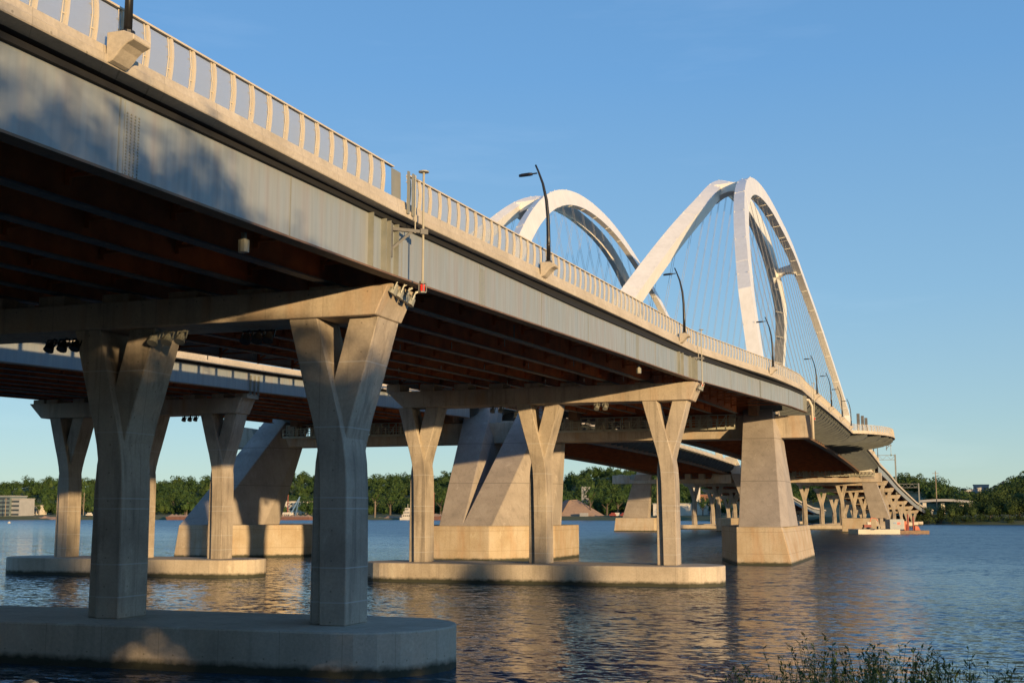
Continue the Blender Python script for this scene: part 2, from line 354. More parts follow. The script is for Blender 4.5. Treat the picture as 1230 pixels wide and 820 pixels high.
# curved railing post, base on the parapet (local: x across, outboard +)
def post_mb(h=1.12, wid=.13):
    pr = [(0, 0), (.035, .3), (.05, .62), (.035, .9), (-.01, h)]
    a = MB(); a.sections([[(x-.0, -wid*.35, z), (x+.0, wid*.35, z), (x-.125, wid*.35, z), (x-.125, -wid*.35, z)] for x, z in pr])
    return a
post_me = post_mb().mesh('post', M['post'])
rod = MB(); rod.tube([(-.02, -.17, .02), (.03, -.17, .6), (-.02, -.17, 1.08)], .014, 5)
for zz, xx in ((.28, .02), (.58, .02), (.86, -.03)): rod.bar((xx-.04, -.17, zz), (xx-.04, -.05, zz), .03)
rod_me = rod.mesh('glazing_clamp', M['post'])
def glass_mesh(s0, s1, tf, base):
    pr = [(0, .02), (.035, .3), (.05, .62), (.035, .9), (0, 1.08)]
    a = MB(); r = []
    for s in (s0, s1):
        r.append([(tf(s)+base+x-.06, s, zf(s)+.62+z) for x, z in pr]+[(tf(s)+base+x-.075, s, zf(s)+.62+z) for x, z in pr[::-1]])
    a.sections(r); return a
def railing(parent, a0, a1, tf, near=True):
    ss = np.arange(a0, a1, 1.02)
    for i, s in enumerate(ss):
        s = float(s); o = link('post', post_me, parent, (tf(s)-.17, s, zf(s)+.62))
        if s < 20: link('glazing_clamp', rod_me, o)
        if i+1 < len(ss): glass_mesh(s+.07, float(ss[i+1])-.07, tf, -.16).build('glass_panel', M['glass'], parent)
    b = MB(); q = stations(a0-.1, a1+.1, 2.5)
    b.sections([[(tf(s)-.16-.05+x, s, zf(s)+.62+1.13+z) for x, z in ((-.07, -.02), (.06, -.02), (.06, .03), (-.07, .03))] for s in q])
    b.build('handrail', M['post'], parent)
def railing_stuff(parent, a0, a1, tf, sg=1, step=1.02, glassy=True, h=1.12):
    a = MB(); g = MB()
    for s in np.arange(a0, a1, step):
        s = float(s); x = tf(s)-sg*.16; z = zf(s)+.62
        a.bar((x-sg*.05, s, z), (x-sg*.05, s, z+h*.5), .15, .10); a.bar((x-sg*.05, s, z+h*.5), (x-sg*.17, s, z+h), .15, .10)
    a.build('railing_posts', M['post'], parent, kind='stuff')
    q = stations(a0, a1, 4)
    if glassy:
        g = MB(); g.sections([[(tf(s)-sg*.2, s, zf(s)+.62), (tf(s)-sg*.21, s, zf(s)+.62+.6), (tf(s)-sg*.32, s, zf(s)+.62+h-.04), (tf(s)-sg*.34, s, zf(s)+.62+h-.04), (tf(s)-sg*.225, s, zf(s)+1.22), (tf(s)-sg*.215, s, zf(s)+.62)] for s in q]); g.build('glass_screen', M['glass'], parent)
    b = MB(); b.sections([[(tf(s)-sg*.33+x, s, zf(s)+.62+h+z) for x, z in ((-.06, 0), (.06, 0), (.06, .05), (-.06, .05))] for s in q]); b.build('handrail', M['post'], parent)

# ---- near approach deck
ND = thing('bridge_deck', 'near approach deck of grey-blue girder and glass railing crossing the photo from top left', 'bridge deck')
A0, A1 = -62., 107.5
ss = stations(A0, A1, 3)
parapet(ND, ss, tf_near)
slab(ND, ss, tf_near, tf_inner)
ab = MB(); strip(ab, ss, lambda s: [(tf_inner(s), zf(s)), (tf_inner(s), zf(s)+1.05), (tf_inner(s)+.35, zf(s)+1.05), (tf_inner(s)+.44, zf(s)+.02)]); ab.build('inner_barrier', M['parapet'], ND)
mb = MB(); strip(mb, ss, lambda s: [(-2.0, zf(s)+.27), (-2.0, zf(s)+1.0), (-2.3, zf(s)+1.0), (-2.4, zf(s)+.27)]); mb.build('path_barrier', M['parapet'], ND)
ZT, ZB = -.16, -2.15
def ZTe(s): return interp([(-5, -.16), (12, -.3), (25, -.44), (60, -.4), (107, -.3)], s)
eg = girder(ND, 'edge_girder', ss, tw_near, ZTe, ZB, M['blue'], M['rustlight'], .52, .3)
# bearing stiffeners, splices, on the edge girder
def stiff(parent, s, tw, n=1):
    a = MB(); z = zf(s); a.box((tw(s)+.022, s-.015, z+ZB+.002), (tw(s)+.23, s+.015, z+ZTe(s)-.002)); a.build('stiffener', M['galv'], parent)
for c in (-1.1, 56.0):
    for d in (-1.45, -.35, .05, .75): stiff(eg, c+d, tw_near)
for d in (-4.2, -5.4): stiff(eg, 56+d, tw_near)
for s in (106.0, 107.2): stiff(eg, s, tw_near)
for s in (-16.3, 9.0, 38.0, 81.5):
    a = MB(); z = zf(s); t = tw_near(s); a.box((t+.022, s-.32, z+ZB+.06), (t+.04, s+.32, z+ZTe(s)-.06)); sp = a.build('splice_plate', M['blue'], eg)
    b = MB()
    for i in range(4):
        for k in range(20):
            y = s-.24+.16*i; zz = z+ZB+.12+.08*k; b.box((t+.04, y-.022, zz-.020), (t+.062, y+.022, zz+.020))
    b.build('bolts', M['galv'], sp, kind='stuff')
for s in np.arange(-34, 107, 8.6):
    s = float(s); a = MB(); t = tw_near(s); a.box((t+.021, s-.03, zf(s)+ZB+.002), (t+.034, s+.03, zf(s)+ZTe(s)-.003)); a.build('weld_seam', M['galv'], eg)
GT = [-1.2, -4.3, -7.4, -10.5, -13.6, -16.7, -19.8, -23.2]
def zbi(t): return ZB+.60*(1.8-t)/26
for t in GT[:-1]:
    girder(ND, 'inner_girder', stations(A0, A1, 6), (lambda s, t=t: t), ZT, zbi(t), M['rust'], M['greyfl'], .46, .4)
girder(ND, 'far_edge_girder', stations(A0, A1, 6), lambda s: tf_inner(s)+.9, ZT, zbi(-23.7), M['blue'], M['rustlight'], .5, .4)
cross_frames(ND, np.arange(-59, 107, 4.9), lambda s: [tf_inner(s)+.9]+GT[:-1][::-1]+[tw_near(s)], ZT, -1.75)
# drain pipe under the girders
a = MB(); a.tube([(-.2, s, zf(s)+ZB-.25) for s in stations(2, 48, 6)], .06, 6); a.tube([(-.2, 20, zf(20)+ZB-.25), (-.2, 20, zf(20)+ZB+.5)], .04, 5)
a.build('drain_pipe', M['greyfl'], ND)
for (t, s) in ((1.2, -9.6), (1.9, 41.0)):
    a = MB(); a.tube([(t-.1, s, zf(s)+ZB-.02), (t-.1, s, zf(s)+ZB-.25)], .09, 8); a.tube([(t-.1, s, zf(s)+ZB-.25), (t-.1, s, zf(s)+ZB-.62)], .17, 10); a.build('drain_outlet', M['galv'], ND)
for t in np.arange(-20, 0, 3.1):
    for s in (8, 22, 36, 50):
        a = MB(); a.tube([(t, s, zf(s)+ZB-.04), (t, s, zf(s)+ZB-.42)], .03, 5); a.build('drip_pipe', M['galv'], ND)
# expansion joint sheet at the pier
railing(ND, -44, -1.4, tf_near)
a = MB(); a.sections([[(tf_near(s)-.2-x, s, zf(s)+.62+z) for x, z in ((0, 0), (.02, 1.08), (.05, 1.08), (.03, 0))] for s in (-1.35, -.55)]); a.build('joint_cover_plate', M['galv'], ND)
for s in (-.45, .0): a = MB(); a.box((tf_near(s)+.03, s-.07, zf(s)+.15), (tf_near(s)+.09, s+.07, zf(s)+1.75)); a.build('joint_slat', M['galv'], ND)
railing(ND, .2, 107, tf_near)
NF_ = stations(-60, 104, 6)
a = MB(); b = MB()
for s in np.arange(-60, 107, 2.7): a.box((tf_inner(s)+.08, s-.14, zf(s)+1.052), (tf_inner(s)+.24, s+.14, zf(s)+1.66))
a.build('barrier_posts', M['galv'], ND, kind='stuff')
strip(b, NF_, lambda s: [(tf_inner(s)+.07, zf(s)+1.663), (tf_inner(s)+.07, zf(s)+1.83), (tf_inner(s)+.25, zf(s)+1.83), (tf_inner(s)+.25, zf(s)+1.663)]); b.build('barrier_rail', M['galv'], ND)

# ---- far approach deck
FD = thing('bridge_deck', 'far parallel approach deck, blue girder with sunlit concrete edge, behind the near pier', 'bridge deck')
ss = stations(-62, 107.5, 4)
parapet(FD, ss, tf_far1, 1, .62); slab(FD, ss, tf_far1, tf_far2)
ab = MB(); strip(ab, ss, lambda s: [(tf_far2(s), zf(s)), (tf_far2(s), zf(s)+.9), (tf_far2(s)+.35, zf(s)+.9), (tf_far2(s)+.44, zf(s)+.02)]); ab.build('far_parapet', M['parapet'], FD)
ZF = -1.8
fg = girder(FD, 'edge_girder', ss, lambda s: tf_far1(s)-.85, ZT, ZF, M['blue'], M['rustlight'], .5, .4)
for d in (-.8, -.1, .6): stiff(fg, 57+d, lambda s: tf_far1(s)-.85)
FT = [-40.4, -43.4, -46.4, -49.4, -52.4, -55.4, -58.4]
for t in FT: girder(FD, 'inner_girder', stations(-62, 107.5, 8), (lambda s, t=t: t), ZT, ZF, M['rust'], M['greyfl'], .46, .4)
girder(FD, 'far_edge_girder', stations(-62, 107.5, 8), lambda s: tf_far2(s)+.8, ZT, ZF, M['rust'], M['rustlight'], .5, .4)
cross_frames(FD, np.arange(-59, 104, 7.2), lambda s: [tf_far2(s)+.8]+FT[::-1]+[tf_far1(s)-.85], ZT, ZF)
a = MB(); a.tube([(-49, s, zf(s)+ZB-.25) for s in stations(0, 100, 10)], .06, 6); a.build('drain_pipe', M['greyfl'], FD)

# ---- approach decks beyond the arches
def north_deck(label, t1, t2):
    D = thing('bridge_deck', label, 'bridge deck'); ss = stations(341.5, 700, 8)
    parapet(D, ss, t1, 1, .85); slab(D, ss, t1, t2)
    ab = MB(); strip(ab, ss, lambda s: [(t2(s), zf(s)), (t2(s), zf(s)+.9), (t2(s)+.35, zf(s)+.9), (t2(s)+.44, zf(s)+.02)]); ab.build('far_parapet', M['parapet'], D)
    girder(D, 'edge_girder', ss, lambda s: t1(s)-.6, ZT, ZB, M['blue'], M['rustlight'], .5, .4)
    n = 6
    for k in range(n):
        f = (k+1)/(n+1)
        girder(D, 'inner_girder', stations(341.5, 700, 20), (lambda s, f=f: t1(s)*(1-f)+t2(s)*f), ZT, ZB, M['rust'], M['greyfl'], .46, .4)
    return D
north_deck('distant near-side approach deck descending to the far shore beyond the right arch', tf_near, tf_inner)
north_deck('distant far-side approach deck descending to the far shore, seen between the far columns', tf_far1, tf_far2)

# ---- arch span decks
OV = (204., 245.)
def tf_over(s):
    b = tf_near(s)
    if OV[0] < s < OV[1]:
        u = (s-(OV[0]+OV[1])/2)/((OV[1]-OV[0])/2); b += 7.2*max(0, 1-abs(u)**2.3)**.75
    return b
def arch_deck(label, t1, t2, rib1, rib2, over=False):
    D = thing('arch_span_deck', label, 'bridge deck')
    ss = sorted(set(stations(107.8, 341.2, 4)+(stations(OV[0]+.01, OV[1]-.01, 1.2) if over else [])))
    te = tf_over if over else t1
    parapet(D, ss, te, 1, .62 if over else .85)
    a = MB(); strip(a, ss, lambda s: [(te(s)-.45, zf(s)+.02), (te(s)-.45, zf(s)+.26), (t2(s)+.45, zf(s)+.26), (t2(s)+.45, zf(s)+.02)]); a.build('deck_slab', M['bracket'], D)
    parapet(D, ss, t2, -1, .85, 'far_parapet')
    for nm, r in (('near_tie_girder', rib1), ('far_tie_girder', rib2)):
        a = MB(); strip(a, stations(107.8, 341.2, 8), lambda s: [(r-.55, zf(s)-.4), (r+.55, zf(s)-.4), (r+.55, zf(s)-2.35), (r-.55, zf(s)-2.35)]); a.build(nm, M['rustlight'], D)
    for k in range(5):
        t = rib1+(rib2-rib1)*(k+1)/6
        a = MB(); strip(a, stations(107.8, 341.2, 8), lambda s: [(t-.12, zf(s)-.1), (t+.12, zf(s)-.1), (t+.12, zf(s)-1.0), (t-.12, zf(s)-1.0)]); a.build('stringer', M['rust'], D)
    for s in np.arange(110, 340, 4.85):
        s = float(s); z = zf(s); a = MB()
        a.box((rib2+.57, s-.03, z-.05), (rib1-.57, s+.03, z-1.75)); a.box((rib2+.57, s-.22, z-1.755), (rib1-.57, s+.22, z-1.81))
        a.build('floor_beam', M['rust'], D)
        for t0, t1_, sg in ((rib1+.57, te(s)-.46, 1), (rib2-.57, t2(s)+.46, -1)):
            L = abs(t1_-t0); pr = [(0, -1.95)]+[(L*u, -1.95+.95*u**1.8) for u in (.25, .5, .75)]+[(L*.93, -.98), (L, -.55)]
            a = MB(); a.sections([[(t0+sg*x, s-.03, z-.02) for x, zz in pr][::-1]+[(t0+sg*x, s-.03, z+zz) for x, zz in pr], [(t0+sg*x, s+.03, z-.02) for x, zz in pr][::-1]+[(t0+sg*x, s+.03, z+zz) for x, zz in pr]])
            a.sections([[(t0+sg*x, s-.17, z+zz-.002), (t0+sg*x, s+.17, z+zz-.002), (t0+sg*x, s+.17, z+zz-.05), (t0+sg*x, s-.17, z+zz-.05)] for x, zz in pr])
            a.build('deck_bracket', M['bracket'], D)
        for t0, t1_, sg in ((rib1+.57, te(s)-.5, 1), (rib2-.57, t2(s)+.5, -1)):      # soffit pan between brackets
            a = MB(); a.add([(t0, s+.2, z-.75), (t1_, s+.2, z-.12), (t1_, s+4.6, zf(s+4.8)-.12), (t0, s+4.6, zf(s+4.8)-.75),
                             (t0, s+.2, z-.70), (t1_, s+.2, z-.07), (t1_, s+4.6, zf(s+4.8)-.07), (t0, s+4.6, zf(s+4.8)-.70)],
                            [(0,1,2,3),(7,6,5,4),(0,4,5,1),(1,5,6,2),(2,6,7,3),(3,7,4,0)])
            a.build('soffit_panel', M['soff'], D)
    railing_stuff(D, 108, 341, te, 1, 1.02 if over else 2.4, over, 1.12 if over else .45)
    railing_stuff(D, 108, 341, t2, -1, 2.4, False, .45)
    return D
AD = arch_deck('near arch deck with glass railing and rounded overlook bulging out at mid span', tf_near, tf_inner, .7, -21.6, True)
AD2 = arch_deck('arch deck of the farther bridge seen behind the leaning pier legs', tf_far1, tf_far2, -38.2, -60.6)
for k, (t, s) in enumerate(((7.9, 206), (8.4, 212), (8.8, 218))):
    a = MB(); a.box((t-.28, s-.28, zf(s)+.27), (t+.28, s+.28, zf(s)+3.9))
    tag(a.build('overlook_pylon', M['greyfl'], bevel=.03), ('nearest', 'middle', 'farthest')[k]+' of three dark slab pylons standing on the overlook', 'pylon', 'dark pylons on the overlook')

a = MB(); a.sections([[(-62.5, s_, -1), (2.2, s_, -1), (2.2, s_, z_), (-62.5, s_, z_)] for s_, z_ in ((-64, 13.2), (-33, 13.4), (-32.8, 4))])
tag(a.build('abutment', M['conc'], bevel=.05), 'concrete abutment carrying the shore end of the bridge decks, behind the camera to the left', 'abutment')
# ------------------------------------------------------------------ Y-column piers
def column_meshes(H0, H1):                       # local origin: column centre on footing top; H0=0, H1=cap soffit height
    kz = H1
    def blade(sg, y0, y1):
        L = [(-.25, 0), (-.30, kz-9.0), (-.35, kz-6.4), (-.41, kz-5.4), (-.54, kz-4.6), (-.76, kz-3.7), (-1.06, kz-2.7), (-1.42, kz-1.4), (-1.80, kz)]
        Rr = [(.80, 0), (.79, kz-9.0), (.76, kz-6.4), (.70, kz-5.4), (.58, kz-4.6), (.38, kz-3.7), (.11, kz-2.7), (-.24, kz-1.4), (-.60, kz)]
        a = MB(); rings = []
        for (l, z), (r, _) in zip(L, Rr): rings.append([(sg*l, y0, z), (sg*r, y0, z), (sg*r, y1, z), (sg*l, y1, z)])
        return a.sections(rings)
    return blade(1, 0., 1.9).mesh('column_blade', M['conc'], .035), blade(-1, .3, 2.2).mesh('column_blade', M['conc'], .035)
def floodlight_mesh():
    a = MB(); a.tube([(0, 0, 0), (0, -.02, -.28)], [.16, .22], 10); a.tube([(0, 0, .02), (0, .02, .14)], [.12, .08], 8)
    a.bar((-.22, 0, -.1), (-.22, .0, .22), .04); a.bar((.22, 0, -.1), (.22, 0, .22), .04); a.bar((-.24, 0, .22), (.24, 0, .22), .05); a.bar((0, 0, .2), (0, .1, .34), .07)
    return a
fl_dark = floodlight_mesh().mesh('floodlight', M['black']); fl_grey = floodlight_mesh().mesh('floodlight', M['galv'])  # one floodlight shape in black and in grey metal
def footing(parent, x0, x1, y0, y1, z1, m=None):
    r = (y1-y0)/2*.92; yc = (y0+y1)/2; pts = []
    for k in range(13):
        a = -math.pi/2+math.pi*k/12; pts.append((x1-r+r*math.cos(a)*1.0, yc+(y1-y0)/2*math.sin(a)))
    for k in range(13):
        a = math.pi/2+math.pi*k/12; pts.append((x0+r+r*math.cos(a), yc+(y1-y0)/2*math.sin(a)))
    a = MB(); poly_prism(a, pts, -3, z1); return a.build('footing', m or M['foot'], parent, bevel=.06)
def pier(label, s0, cols, tops, capx, zcapb, zcapt, foot, gt, group='Y-column piers', detail=True, fy=(-2.25, 4.5), z0=1.53, pup=None):
    """cols: centre t of the columns; tops unused; capx: (bottom left, bottom right, top left, top right)"""
    P = thing('bridge_pier', label, 'bridge pier', (0, s0, 0), group)
    f = footing(P, foot[0], foot[1], fy[0], fy[1], z0)
    m1, m2 = column_meshes(0, zcapb-z0)
    for c in cols:
        co = bpy.data.objects.new('column', m1); COL.objects.link(co); co.parent = P; co.location = (c, 0, z0)
        link('rear_blade', m2, co)
    a = MB(); bl, br, tl, tr = capx
    a.sections([[(bl, y, zcapb), (br, y, zcapb), (tr, y, zcapt), (tl, y, zcapt)] for y in (-.12, 2.32)])
    a.build('cap_beam', M['cap'], P, bevel=.03)
    for k_, t in enumerate(gt):
        up = pup(t) if pup else .26
        b = MB(); b.box((t-.62, .1, zcapt-.05), (t+.62, 2.1, zcapt+up-.1)); b.build('pedestal', M['cap'], P)
        if detail: b = MB(); b.box((t-.3, .7, zcapt+up-.097), (t+.3, 1.5, zcapt+up)); b.build('bearing_pad', M['rustlight'], P)
    return P
NG = [1.6]+GT[:-1]+[-23.3]
pier('nearest bridge pier, shaded, with tall Y columns on a long rounded footing', 0, (-.8, -10.5, -20.2), None, (-22.2, 1.05, -22.8, 1.55), 12.87, 13.95, (-26, 3.65), [1.0]+[t for t in GT[:-1]]+[-22.2], pup=lambda t: zf(0)+zbi(t)-.08-13.95)
pier('sunlit pier in mid picture, three Y columns on a footing crossed by soft shadows', 55.5, (.56, -10.0, -20.56), None, (-21.9, 2.7, -23.4, 3.3), 14.43, 15.80, (-25.2, 4.95), [2.4]+GT[:-1]+[-22.9], fy=(-2.3, 4.4), pup=lambda t: max(.12, zf(56)+zbi(t)-.08-15.80))
pier('pier of the far bridge at the left edge, three Y columns on a pale footing', 56, (-40.3, -48.5, -56.7), None, (-59.4, -38.4, -60.8, -37.8), 14.46, 15.85, (-62.4, -36.1), FT+[-59.9, -38.0], fy=(-2.3, 4.4), pup=lambda t: zf(56)+ZF-.08-15.85)
pier('far-bridge pier mostly hidden left of the frame', 0.3, (-40.3, -48.5, -56.7), None, (-59.4, -38.4, -60.8, -37.8), 12.87, 14.1, (-62.4, -36.1), FT+[-59.9, -38.0], pup=lambda t: zf(0)+ZF-.08-14.1)
k = 0
ordn = ['first', 'second', 'third', 'fourth', 'fifth', 'sixth', 'seventh']
for i, s in enumerate((386, 424, 462, 500, 538, 576, 614)):
    z = zf(s)+ZB-.4; zc = z-1.35
    if zc-1.5 < 3: continue
    n = tf_near(s); i0 = tf_inner(s)
    kw = dict(detail=False, fy=(-2.4, 4.6))
    pier(ordn[i]+' distant Y-column pier beyond the arches, under the near-side deck', s, (n-3, (n+i0)/2, i0+3), None, (i0+1, n-.9, i0, n-.1), zc, z, (i0-1.5, n+1.5), np.linspace(i0+1, n-1, 8), **kw)
    pier(ordn[i]+' distant Y-column pier beyond the arches, under the far-side deck', s+.5, (-40.3, -48.5, -56.7), None, (-59.4, -38.4, -60.8, -37.8), zc, z, (-62.4, -36.1), np.linspace(-60, -38, 7), **kw)

# ------------------------------------------------------------------ arch piers (leaning legs)
def hexfoot(parent, pts, z1, m, batter=0):
    a = MB(); poly_prism(a, pts, -3, z1); return a.build('footing', m, parent, bevel=.08)
def leg(parent, base, top, zb, zt, seg=6):
    a = MB(); rings = []
    for i in range(seg+1):
        u = i/seg; rings.append([((b[0]*(1-u)+t[0]*u), (b[1]*(1-u)+t[1]*u), zb+(zt-zb)*u) for b, t in zip(base, top)])
    a.sections(rings); return a.build('leg', M['leg'], parent, bevel=.08)
def mirror(pts, far): return [(x, 449-y) for x, y in pts] if far else pts
def arch_piers(far):
    who = 'far' if far else 'near'
    g = 'leaning-leg arch piers'
    P1 = thing('arch_pier', ('distant ' if far else 'big ')+('right-hand leaning concrete arch leg on a sloped footing behind the work barge' if far else 'leaning concrete leg on a square footing standing right of the middle pier'), 'arch pier', group=g)
    F1 = mirror([(.2, 95), (6.1, 95), (6.2, 110), (6.2, 122), (-3.7, 122), (-3.7, 110)], far)
    a = MB(); z1 = 4.08
    top = mirror([(.2, 95.2), (5.1, 95.2), (5.6, 110), (5.6, 121.8), (-3.7, 121.8), (-3.7, 110)], far)
    a.sections([[(x, y, -3) for x, y in F1], [(x, y, 0) for x, y in F1], [(x, y, z1) for x, y in top]]); a.build('footing', M['footr'], P1, bevel=.08)
    def mk(P, base, c, w, lean, flare):
        if far: lean = lean*1.9; base = base and [(x+off, y) for x, y in base]
        zs_ = 17.2 if far else 19.4
        for nm, z0, z1, m, k0, k1 in (('leg', 4.08, zs_, M['leg'], 1, 1), ('rib_socket', zs_, 22.2, M['white'], .9, .84)):
            rings = []
            for z, kk in ((z0, k0), ((z0+z1)/2, (k0+k1)/2), (z1, k1)):
                u = (z-4.08)/13.9; cy = 95.6+14.4*u; cx = c+(off if far else 0)+lean*u; h = (w+(3.5-w)*min(u, 1.2))/2*kk
                f = max(.35, flare*(1-.62*u)); fy = 2+5*(flare > 1.5)*(1-.68*u); bk = 11.0-6.9*min(u, 1.1)
                rings.append([(x, y, z) for x, y in mirror([(cx-h, cy), (cx+h, cy), (cx+h+f*kk, cy+fy*kk), (cx+h+f*kk, cy+bk*kk), (cx-h, cy+bk*kk)], far)])
            a = MB(); a.sections(rings); a.build(nm, m, P, bevel=.06)
    off = 3.2 if far else 0
    mk(P1, 0, 2.7, 4.6, -1.7, .7)
    P2 = thing('arch_pier', 'shared central arch pier, two leaning legs on one '+('pale footing beyond the arches' if far else 'orange-stained square footing'), 'arch pier', group=g)
    F2 = mirror([(-35.2, 95.3), (-28.2, 95.3), (-22.6, 103), (-22.6, 114), (-28, 122), (-35.2, 122), (-40.8, 114), (-40.8, 103)], far)
    a = MB(); poly_prism(a, F2, -3, 4.08); a.build('footing', M['footr'], P2, bevel=.08)
    off = -2.5 if far else 0
    mk(P2, 0, -29.85, 3.7, 1.9, 5.2)
    off = 2.5 if far else 0
    mk(P2, 0, -33.1, 3.0, -2.1, .7)
    P3 = thing('arch_pier', ('distant left arch leg on its own battered footing' if far else 'farthest left leaning arch leg, grey face and golden side'), 'arch pier', group=g)
    F3 = mirror([(-70.4, 95.3), (-66.4, 95.3), (-56.2, 102.3), (-56.2, 114), (-58, 122), (-70.4, 122)], far)
    a = MB(); F3t = mirror([(-69.9, 95.5), (-66.4, 95.5), (-56.2, 102.3), (-56.2, 114), (-58, 121.8), (-69.9, 121.8)], far)
    a.sections([[(x, y, -3) for x, y in F3], [(x, y, 0) for x, y in F3], [(x, y, 4.08) for x, y in F3t]]); a.build('footing', M['footr'], P3, bevel=.08)
    off = -1.5 if far else 0
    mk(P3, 0, -67.8, 4.1, 3.1, 4.0)
    # cross beams of the two bridges
    ys = mirror([(0, 109.4), (0, 113.2)], far) if not far else [(0, 336.3), (0, 340.0)]
    for x0, x1, lab in ((-33.5, 7.3, 'near'), (-73, -36.2, 'far')):
        a = MB(); ya, yb = ys[0][1], ys[1][1]; zt_ = 17.1; xi = x1-(8.6 if lab == 'near' else 5.5); zm = 15.75
        a.sections([[(x0, y, 14.45), (x1, y, 14.45), (x1, y, zt_), (xi, y, zt_), (xi-.6, y, zm), (x0+5.6, y, zm), (x0+5, y, zt_), (x0, y, zt_)] for y in (ya, yb)])
        cb = thing('pier_cross_beam', ('distant ' if far else '')+'concrete cross beam joining the leaning legs under the '+lab+' arch '+('at its far end' if far else 'at its near end'), 'cross beam', group='cross beams of the arch piers')
        a.build('beam', M['cap'], cb, bevel=.05)
        for t in np.arange(x0+2.5, x1-1, 4.2):
            z0_ = zt_-.05 if (t > xi-1.6 or t < x0+6.5) else zm-.05; b = MB(); b.box((t-.85, ya+.5, z0_), (t+.85, yb-.6, 17.33)); b.build('pedestal', M['cap'], cb)
arch_piers(False); arch_piers(True)

# ------------------------------------------------------------------ arches
RP = {  # H, tc, a, L, b, d0, d1, cs, zk, b1, rot, pw, q, centre, sign
 'nn': (67.721, 3.329, .222, 146.729, 1.69, 3.199, 2.6, 228.162, 65.537, .05, -.056, 2.987, 1.676, -12., 1),
 'nf': (70.3, 2.069, .265, 151.971, 2.15, 2.4, 3.2, 223.654, 57.412, .9, .007, 2.484, 2.193, -12., -1),
 'fn': (71.667, 1.659, .230, 151.226, 1.1, 3.258, 3.166, 223.579, 71.046, 1.3, .075, 2.258, 1.888, -49.4, 1),
 'ff': (70.7, 2.083, .266, 152.528, 1.5, 2.4, 2.6, 223.444, 55.849, 1.3, .057, 2.405, 2.199, -49.4, -1)}
def rib_data(key, zmin=19.5, n=72):
    H, tc, a, L, b, d0, d1, cs, zk, b1, rot, pw, q, ct, sg = RP[key]
    u = np.linspace(-.97, .97, 1200); s = cs+L*u; z = 5+(H-5)*np.clip(1-np.abs(u)**pw, 0, 1)**q
    k = z > zmin; s = s[k]; z = z[k]
    ln = np.concatenate([[0], np.cumsum(np.hypot(np.diff(s), np.diff(z)))])
    tt = np.linspace(0, ln[-1], n); s = np.interp(tt, ln, s); z = np.interp(tt, ln, z)
    ds = np.gradient(s); dz = np.gradient(z); nl = np.hypot(ds, dz); ns = -dz/nl; nz = ds/nl
    h0 = tc+a*np.log1p(np.exp(np.clip((zk-z)/1.2, -30, 30)))*1.2
    cx0 = ct+sg*h0
    if key == 'nn':                               # straight foot running down into the leg socket
        zz_ = z.copy()
        for half in (0, 1):
            idx = [i for i in range(len(z)) if z[i] < 33 and (s[i] > cs) == bool(half)]
            if half: ref = min(i for i in idx)-1; tgt = (332.2, 20.0, .66)
            else: ref = max(i for i in idx)+1; tgt = (116.8, 20.0, .66)
            for i in idx:
                u_ = (z[ref]-z[i])/(z[ref]-20.0); s[i] = s[ref]+(tgt[0]-s[ref])*u_; cx0[i] = cx0[ref]+(tgt[2]-cx0[ref])*u_
        ds = np.gradient(s); dz = np.gradient(z); nl = np.hypot(ds, dz); ns = -dz/nl; nz = ds/nl
    an = math.atan(a)+rot; dep = (d0+(d1-d0)*(H-z)/(H-5))/2; bb = (b+b1*(H-z)/(H-5))/2
    cx = cx0
    def corner(o, e_):
        x = cx+o*bb*math.cos(an)-sg*e_*dep*nz*math.sin(an); y = s+e_*dep*ns; zz = z+o*sg*bb*math.sin(an)+e_*dep*nz*math.cos(an)
        return np.stack([x, y, zz], 1)
    return dict(c=[corner(-1, -1), corner(1, -1), corner(1, 1), corner(-1, 1)], cx=cx, s=s, z=z, dep=dep, bb=bb, sg=sg, nz=nz, ns=ns)
